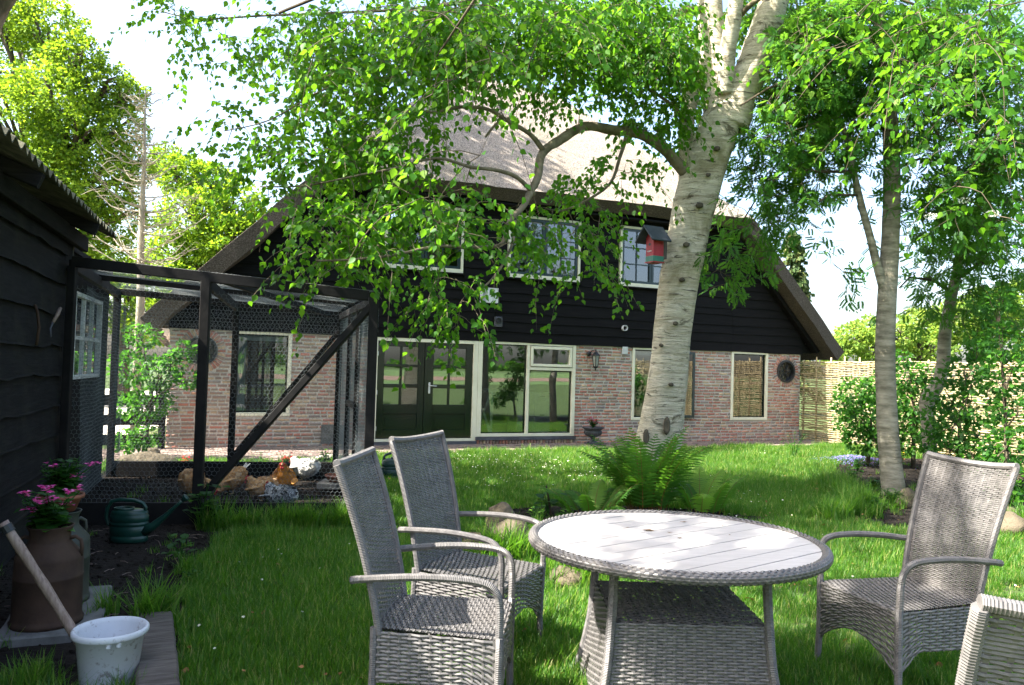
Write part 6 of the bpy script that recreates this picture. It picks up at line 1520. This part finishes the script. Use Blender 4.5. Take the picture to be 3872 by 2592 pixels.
# daisies
def daisies():
    rr = random.Random(77); cl = [(0.4,12.2,1.6,1.0,150),(-.6,12.6,1.2,.7,90),(1.0,10.8,1.4,1.0,70),(-.3,10.2,1.2,1.0,60),(2.8,6.0,1.0,1.0,14),(3.2,4.6,.9,.9,16),(3.4,14.9,1.6,.5,60),(2.5,9.2,1.4,1.2,34),(-1.4,5.6,.6,.9,8),(2.3,3.0,.6,.6,8),(-1.2,4.4,.5,.6,5)]
    V, F, V2, F2 = [], [], [], []
    for cx, cy, rx, ry, n in cl:
        for _ in range(n):
            x, y = rr.gauss(cx, rx*.6), rr.gauss(cy, ry*.6); z = rr.uniform(.05,.085); r = rr.uniform(.006,.011); tx, ty = rr.uniform(-.5,.5), rr.uniform(-.9,.1); nrm = Vector((tx,ty,1)).normalized(); a = nrm.orthogonal().normalized(); b = nrm.cross(a); c = Vector((x,y,z)); base = len(V)
            for k in range(16): rad = r*(1 if k % 2 else .72); q = c + (a*cos(k*pi/8)+b*sin(k*pi/8))*rad; V.append(tuple(q))
            V.append(tuple(c)); F += [(base+2*k, base+2*k+1, base+(2*k+2)%16, base+16) for k in range(8)]
            base = len(V2); V2 += [tuple(c+nrm*.002+(a*cos(k*pi/2)+b*sin(k*pi/2))*r*.34) for k in range(4)]; F2.append((base,base+1,base+2,base+3))
            d0 = len(V2)
    o = link('daisies', np_mesh('daisies', V, F, lv_for(len(V),1)), M['petal_white']); tag(o, 'small white daisies dotted over the lawn', 'daisies', kind='stuff')
    tag(link('daisy_centres', np_mesh('daisy_centres', V2, F2, lv_for(len(V2),1)), M['petal_yellow'], o), kind='stuff')
daisies()
# bits on the soil
def crumbs(name, poly, n, label, seed):
    rr = np.random.default_rng(seed); xs = [p[0] for p in poly]; ys = [p[1] for p in poly]; x = rr.uniform(min(xs),max(xs),n); y = rr.uniform(min(ys),max(ys),n); k = inside(poly,x,y) & (np.abs(x) < .72*y+.3); x, y = x[k], y[k]; m = len(x)
    TV = np.array([(1,0,0),(-1,0,0),(0,1,0),(0,-1,0),(0,0,.8),(0,0,-.5)]); TF = np.array([(0,2,4),(2,1,4),(1,3,4),(3,0,4),(2,0,5),(1,2,5),(3,1,5),(0,3,5)])
    fr = frames(rr.normal(size=(m,3)), rr.normal(size=(m,3))); s = .006 + .022*rr.random(m)**3; V, F = stamp(TV, TF, np.stack([x,y,np.full(m,.008)],1), fr, s)
    tag(link(name, np_mesh(name, V, F), M['soil']), label, 'soil', kind='stuff')
crumbs('soil_clods', LEFT_BED, 9000, 'loose crumbs of dark soil in the run and bed', 1); crumbs('soil_clods', RIGHT_BED, 5000, 'loose crumbs of dark soil under the rowans', 2); crumbs('soil_clods', FERN_BED, 1500, 'loose crumbs of dark soil round the fern', 3)
rr = random.Random(40); tw = MB()
for _ in range(110):
    x, y = rr.uniform(-3.6,-1.6), rr.uniform(4.4,7.0)
    if not inside(LEFT_BED, np.array([x]), np.array([y]))[0]: continue
    a = rr.uniform(0,pi); L = rr.uniform(.02,.12) if rr.random() < .9 else rr.uniform(.2,.45); c = Vector((x,y,.014)); d = Vector((cos(a),sin(a),0)); tw.tube([c, c+d*L*.5+Vector((.02*L,.05*L,.006)), c+d*L], [.0022,.002,.0012], 4)
tag(tw.build('straw_twigs', M['handle_wood']), 'thin pale twigs and straw lying on the dark soil', 'twigs', kind='stuff')

# ================================================================== FERN
def fern(label, loc, nf, Lr, seed, tilt=(.25,1.0)):
    rr = random.Random(seed); t = thing('fern', label, 'fern', loc)
    V, F, L = [], [], []; st = MB()
    for k in range(nf):
        a = 2*pi*k/nf*1.618 + rr.uniform(-.3,.3); Lf = rr.uniform(*Lr); tl = rr.uniform(*tilt); h = Vector((cos(a), sin(a), 0)); o = h*rr.uniform(.02,.22)
        curl = rr.uniform(.5,1.3); lv = rr.random()**1.6; pts = []; n = 26
        p = o.copy(); an = pi/2 - tl*.35
        for i in range(n+1): pts.append(p.copy()); p = p + (h*cos(an) + Vector((0,0,sin(an))))*(Lf/n); an -= (tl*.9 + curl*(i/n)**2.2*2.4)/n
        st.tube(pts[::3], [.004*(1-.7*i/10) for i in range(len(pts[::3]))], 4, cap=False)
        side = h.cross(Vector((0,0,1)))
        for i in range(4, n):
            q = i/n; w = Lf*.19*sin(pi*min(1,(q-.08)/.92)**.7)**.8*(1 if q < .92 else .6) + .008; tg = (pts[i+1]-pts[i-1]).normalized(); nn = side.cross(tg)
            for s_ in (-1,1):
                d = (side*s_*.9 + tg*.42 - nn*.18*rr.uniform(.2,1.4) + Vector((0,0,-.12))).normalized(); wd = tg*(.015 + .008*(1-q)); b = len(V); c = pts[i]; m = c + d*w*.55 + nn*.006; e_ = c + d*w - Vector((0,0,.10*w)) + tg*w*.08
                V += [tuple(c-wd*.5), tuple(c+wd*.5), tuple(m+wd*.55), tuple(m-wd*.55), tuple(e_+wd*.12), tuple(e_-wd*.12)]; L += [lv]*6; F += [(b,b+1,b+2,b+3),(b+3,b+2,b+4,b+5)]
    st.build('stalks', M['litter'], t); tag(link('fronds', np_mesh('fronds', V, F, np.array(L)), M['fern_leaf'], t), kind='stuff'); return t
fern('large clump of green ferns growing in front of the birch', (1.46,8.25,0), 46, (.72,1.05), 3, (.15,.8))
fern('low arching fern beside the large fern clump', (.86,8.0,0), 12, (.4,.6), 8, (.8,1.4))
fern('spreading fern on the far side of the fern clump, nearest the flower bed', (2.05,8.35,0), 12, (.5,.7), 9, (.6,1.2))

# ================================================================== SMALL PLANTS
def blade_leaf(V, F, L, o, d, up, ln, w, lv, lobes=0):
    """one broad leaf with midrib fold"""
    s = d.cross(up); s = s.normalized() if s.length > 1e-4 else Vector((1,0,0)); n = s.cross(d).normalized(); b = len(V); k = 5
    for i in range(k+1):
        t = i/k; ww = w*sin(pi*min(.97,max(.06,t))**.75)*(1 + (.22*sin(i*2.3) if lobes else 0)); c = o + d*ln*t - Vector((0,0,.22*ln*t*t)); V += [tuple(c-s*ww+n*.12*ww), tuple(c), tuple(c+s*ww+n*.12*ww)]; L += [lv]*3
    for i in range(k): q = b+i*3; F += [(q,q+1,q+4,q+3),(q+1,q+2,q+5,q+4)]
def leafy_plant(name, label, cat, loc, stems, hs, nl, lf, w, mat, seed, group=None, spread=.5, lobes=0, petal=None):
    rr = random.Random(seed); t = thing(name, label, cat, loc, 0, group); V, F, L = [], [], []; st = MB(); fl_ = []
    for k in range(stems):
        a = rr.uniform(0,2*pi); h = rr.uniform(*hs); e_ = Vector((cos(a),sin(a),0))*h*spread*rr.uniform(.2,1); mid = e_*.35 + Vector((0,0,h*.6)); top = e_ + Vector((0,0,h)); st.tube([(0,0,0), mid, top], [.005,.004,.002], 5, cap=False)
        for i in range(nl):
            q = .3+.7*(i+.5)/nl; p = (Vector((0,0,0)).lerp(mid, q/.6) if q < .6 else mid.lerp(top,(q-.6)/.4)); an = a + i*2.4 + rr.uniform(-.4,.4); d = Vector((cos(an),sin(an),rr.uniform(-.1,.6))).normalized(); l = rr.uniform(*lf)*(1.15-.5*q)
            ps = p + d*l*.45; st.tube([p, ps], [.0025,.0015], 3, cap=False); blade_leaf(V, F, L, ps, d, Vector((0,0,1)), l, l*w, rr.random()**1.3, lobes)
        fl_.append(top)
    st.build('stems', M['shrub_leaf'], t); tag(link('leaves', np_mesh('leaves', V, F, np.array(L)), mat, t), kind='stuff')
    if petal:
        V, F, L = [], [], []
        for c in fl_:
            if rr.random() > petal[2]: continue
            for j in range(petal[3]):
                cc = c + Vector((rr.gauss(0,petal[4]), rr.gauss(0,petal[4]), .02+rr.gauss(0,petal[4]*.6)))
                for q in range(5):
                    an = 2*pi*q/5+rr.random(); blade_leaf(V, F, L, cc, Vector((cos(an),sin(an)-.3,.3+rr.uniform(-.3,.3))).normalized(), Vector((0,0,1)), petal[1], petal[1]*.38, rr.random())
        if V: tag(link('blossom', np_mesh('blossom', V, F, np.array(L)), petal[0], t), kind='stuff')
    return t
WG = 'weeds along the soil edge'
leafy_plant('mallow_plant', 'young mallow with large lobed leaves at the foot of the run post', 'plant', (-2.70,6.98,0), 7, (.22,.46), 3, (.10,.15), .52, M['shrub_leaf'], 2, WG, .55, 1)
leafy_plant('nettle', 'young nettle on the dark soil before the lawn edge', 'plant', (-2.36,5.72,0), 3, (.14,.26), 5, (.08,.12), .36, M['shrub_leaf'], 5, WG, .5)
leafy_plant('weed', 'low bushy weed where the soil meets the lawn', 'plant', (-2.1,5.35,0), 9, (.04,.09), 5, (.025,.04), .35, M['shrub_leaf'], 6, WG, 1.2)
leafy_plant('weed', 'low weed in front of the weathered plank and bucket', 'plant', (-2.15,3.62,0), 6, (.05,.1), 4, (.05,.07), .42, M['shrub_leaf'], 8, WG, .9)
leafy_plant('hosta', 'broad-leaved plant beside the stake by the fern', 'plant', (.42,8.1,0), 6, (.16,.30), 3, (.12,.18), .42, M['shrub_leaf'], 9, None, .6)
leafy_plant('primula', 'low pale-leaved plant at the edge of the fern bed', 'plant', (.62,7.75,0), 9, (.06,.16), 3, (.08,.13), .30, M['fern_leaf'], 10, None, .8)
leafy_plant('campanula', 'spiky low plant between the stake and the fern', 'plant', (.30,7.7,0), 9, (.08,.2), 4, (.06,.10), .2, M['fern_leaf'], 19, None, .6)
sk_ = MB(); a, b = G(2085,1948), P(2066,1838,8.0); sk_.tube([a-Vector((0,0,.03)), a.lerp(b,.5), b], [.011,.010,.009], 7); tag(sk_.build('garden_stake', M['twig_bark']), 'thin brown stake standing in the fern bed', 'stake')
# geraniums
gp = dict(lf=(.045,.065), w=.55)
leafy_plant('geranium', 'pink geranium growing out of the rusty churn', 'flowers', (-2.49,4.30,.055+.50*.95), 46, (.08,.24), 5, (.05,.08), .6, M['shrub_leaf'], 12, 'pink geraniums', .85, 1, (M['petal_pink'], .018, .22, 7, .016))
leafy_plant('geranium', 'pink geranium in the terracotta pot on the grey-green churn', 'flowers', (-2.66,4.68,.055+.62*.96), 50, (.08,.25), 5, (.05,.08), .6, M['shrub_leaf'], 14, 'pink geraniums', .85, 1, (M['petal_pink'], .018, .22, 7, .016))
# red flowers behind the run
for i, (px, py, lb) in enumerate(((905/2.929*1+0,0,''),)): pass
leafy_plant('red_primrose', 'clump of dark red flowers left of the back run post', 'flowers', G(705,1790), 14, (.08,.2), 4, (.05,.08), .3, M['shrub_leaf'], 21, 'dark red flowers behind the run', .6, 0, (M['petal_red'], .022, .8, 2, .015))
leafy_plant('red_primrose', 'clump of dark red flowers behind the white hen', 'flowers', G(1080,1772), 12, (.1,.24), 4, (.05,.08), .3, M['shrub_leaf'], 22, 'dark red flowers behind the run', .6, 0, (M['petal_red'], .022, .8, 2, .015))
leafy_plant('yellow_green_plant', 'pale green leafy plant against the corner of the run', 'plant', G(1230,1772), 14, (.12,.3), 5, (.06,.10), .4, M['fern_leaf'], 23, None, .5, 0, (M['petal_red'], .02, .3, 2, .012))
leafy_plant('tulip', 'single upright plant with orange bud behind the run', 'plant', G(985,1774), 4, (.12,.26), 4, (.10,.15), .16, M['shrub_leaf'], 24, None, .35)
# right bed
def phlox():
    t = thing('phlox', 'cushion of small violet phlox flowers in the flower bed', 'flowers', (6.15,13.9,0)); n = 1500; q = rng.normal(size=(n,3))*[.34,.26,.05]; q[:,2] = .10*np.exp(-(q[:,0]/.5)**2-(q[:,1]/.4)**2)+U(n,.0,.05)
    V, F = stamp(CARD_V, CARD_F, q, up_frames(rng.normal(size=(n,3))*[1,1,.3], .4), U(n,.015,.024)); tag(link('blossom', np_mesh('blossom', V, F, lv_for(n,4)), M['petal_violet'], t), kind='stuff')
    q2 = q[:900].copy(); q2[:,2] *= .7; V, F = stamp(LEAF_V, LEAF_F, q2, up_frames(rng.normal(size=(900,3)), .6), U(900,.02,.035)); tag(link('leaves', np_mesh('leaves', V, F, lv_for(900,6)), M['shrub_leaf'], t), kind='stuff')
phlox()
BG = 'low plants in the flower bed'
for i, (x, y, n, h, lb) in enumerate(((4.55,9.3,16,.22,'low leafy plant at the foot of the main rowan trunk'),(4.2,9.0,14,.16,'small leafy plant at the tip of the flower bed'),(5.0,11.4,16,.25,'leafy plant between the phlox and the rowan trunk'),(5.6,12.6,12,.22,'leafy plant beside the violet phlox'),(5.2,14.3,9,.55,'tall weed on the lawn edge before the flower bed'),(6.6,13.3,16,.3,'yellow flowering plant behind the phlox'),(4.9,10.5,14,.2,'leafy ground plant on the dark soil of the bed'))):
    leafy_plant('bed_plant', lb, 'plant', (x,y,0), n, (h*.5,h), 5, (.05,.09), .38, M['shrub_leaf'], 50+i, BG, .7, 0, (M['petal_yellow'], .02, .5, 2, .012) if 'yellow' in lb else None)

# ================================================================== URN
ur = thing('garden_urn', 'dark fluted cast-iron urn planted with red and violet flowers', 'urn', HW(7.92,.34,.026), HANG)
MB().box((-.125,-.125,0),(.125,.125,.03)).build('foot', M['urn'], ur, bevel=.004)
MB().lathe([(.11,.03),(.10,.045),(.055,.075),(.042,.10),(.05,.13),(.09,.155),(.10,.16)], 28).build('stem', M['urn'], ur, smooth=True)
fl2 = MB(); n = 56; prof = [(.10,.16),(.155,.185),(.175,.22),(.178,.25),(.165,.275)]; vs = [((r*(1+.035*cos(k*pi)))*cos(2*pi*k/n), (r*(1+.035*cos(k*pi)))*sin(2*pi*k/n), z) for r, z in prof for k in range(n)]
fl2.add(vs, [(i*n+k,i*n+(k+1)%n,(i+1)*n+(k+1)%n,(i+1)*n+k) for i in range(len(prof)-1) for k in range(n)]); fl2.build('bowl', M['urn'], ur)
MB().lathe([(.165,.275),(.158,.285),(.19,.305),(.225,.325),(.235,.332),(.235,.342),(.22,.342),(.16,.315),(0,.31)], 32).build('rim', M['urn'], ur, smooth=True)
leafy_plant('urn_flowers', 'red and violet flowers growing in the fluted urn', 'flowers', HW(7.92,.34,.026+.31), 34, (.08,.19), 4, (.035,.055), .4, M['shrub_leaf'], 33, None, .9, 0, (M['petal_red'], .024, .75, 3, .02))
leafy_plant('urn_flowers', 'sprigs of violet flowers at the sides of the urn planting', 'flowers', HW(7.92,.33,.026+.31), 8, (.12,.22), 3, (.03,.05), .4, M['shrub_leaf'], 34, None, 1.0, 0, (leaf_mat('petal_magenta', [(0,(.3,.03,.3)),(1,(.45,.08,.42))], .25, (.5,.05,.4)), .02, .9, 2, .015))

# ================================================================== STONES
def stone(label, loc, r, seed, group, sq=(1,1,.7)):
    import bmesh
    bm = bmesh.new(); bmesh.ops.create_icosphere(bm, subdivisions=3, radius=1)
    for v in bm.verts:
        n_ = v.co.copy(); f = 1 + .28*noise.noise(n_*1.1+Vector((seed,0,0))) + .10*noise.noise(n_*3.1+Vector((0,seed,0))) + .03*noise.noise(n_*9); v.co = Vector((n_.x*sq[0], n_.y*sq[1], n_.z*sq[2]))*f*r
    me = bpy.data.meshes.new('stone'); bm.to_mesh(me); bm.free(); o = link('stone', me, M['stone'], None, loc, True); tag(o, label, 'stone', group); o.rotation_euler = (0,0,seed); return o
SGp = 'field stones edging the beds'
stone('large mossy boulder beside the wicker chair and table', (.05,6.42,.06), .23, 1.3, SGp, (1,.9,1.0)); stone('smaller stone leaning on the mossy boulder', (-.26,6.62,.03), .13, 2.7, SGp); stone('tall stone wedged behind the mossy boulder', (-.05,6.85,.12), .17, 5.2, SGp, (1,.8,1.2))
stone('pale sunlit stone lying behind the table base', (.62,5.75,.02), .12, 3.9, SGp, (1.2,.8,.7)); stone('flat pinkish stone next to the pale stone behind the table', (.95,5.85,.02), .11, 4.4, SGp, (1.2,.8,.6)); stone('grey stone in the grass under the table edge', (.45,5.5,.04), .13, 6.1, SGp, (1.1,.8,.7))
stone('brown stone at the foot of the rowan trunk', (4.75,9.35,.07), .19, 7.3, SGp, (1.3,.8,.7)); stone('round brown stone behind the right-hand chair', (5.25,8.25,.05), .17, 8.8, SGp, (1.2,.9,.8)); stone('light stone beside the chair back, under the shrub', (4.75,8.0,.05), .15, 9.5, SGp, (.9,.9,1)); stone('mossy stone half hidden in the grass behind the chair', (5.0,7.85,.07), .2, 11.2, SGp, (1.1,.9,.7))
stone('weathered stone block beside the red flowers behind the run', (-5.0,10.9,.08), .26, 12.9, SGp, (1.4,.7,.5)); stone('small pale stone before the board fence', (-5.55,12.2,.05), .12, 13.4, SGp)
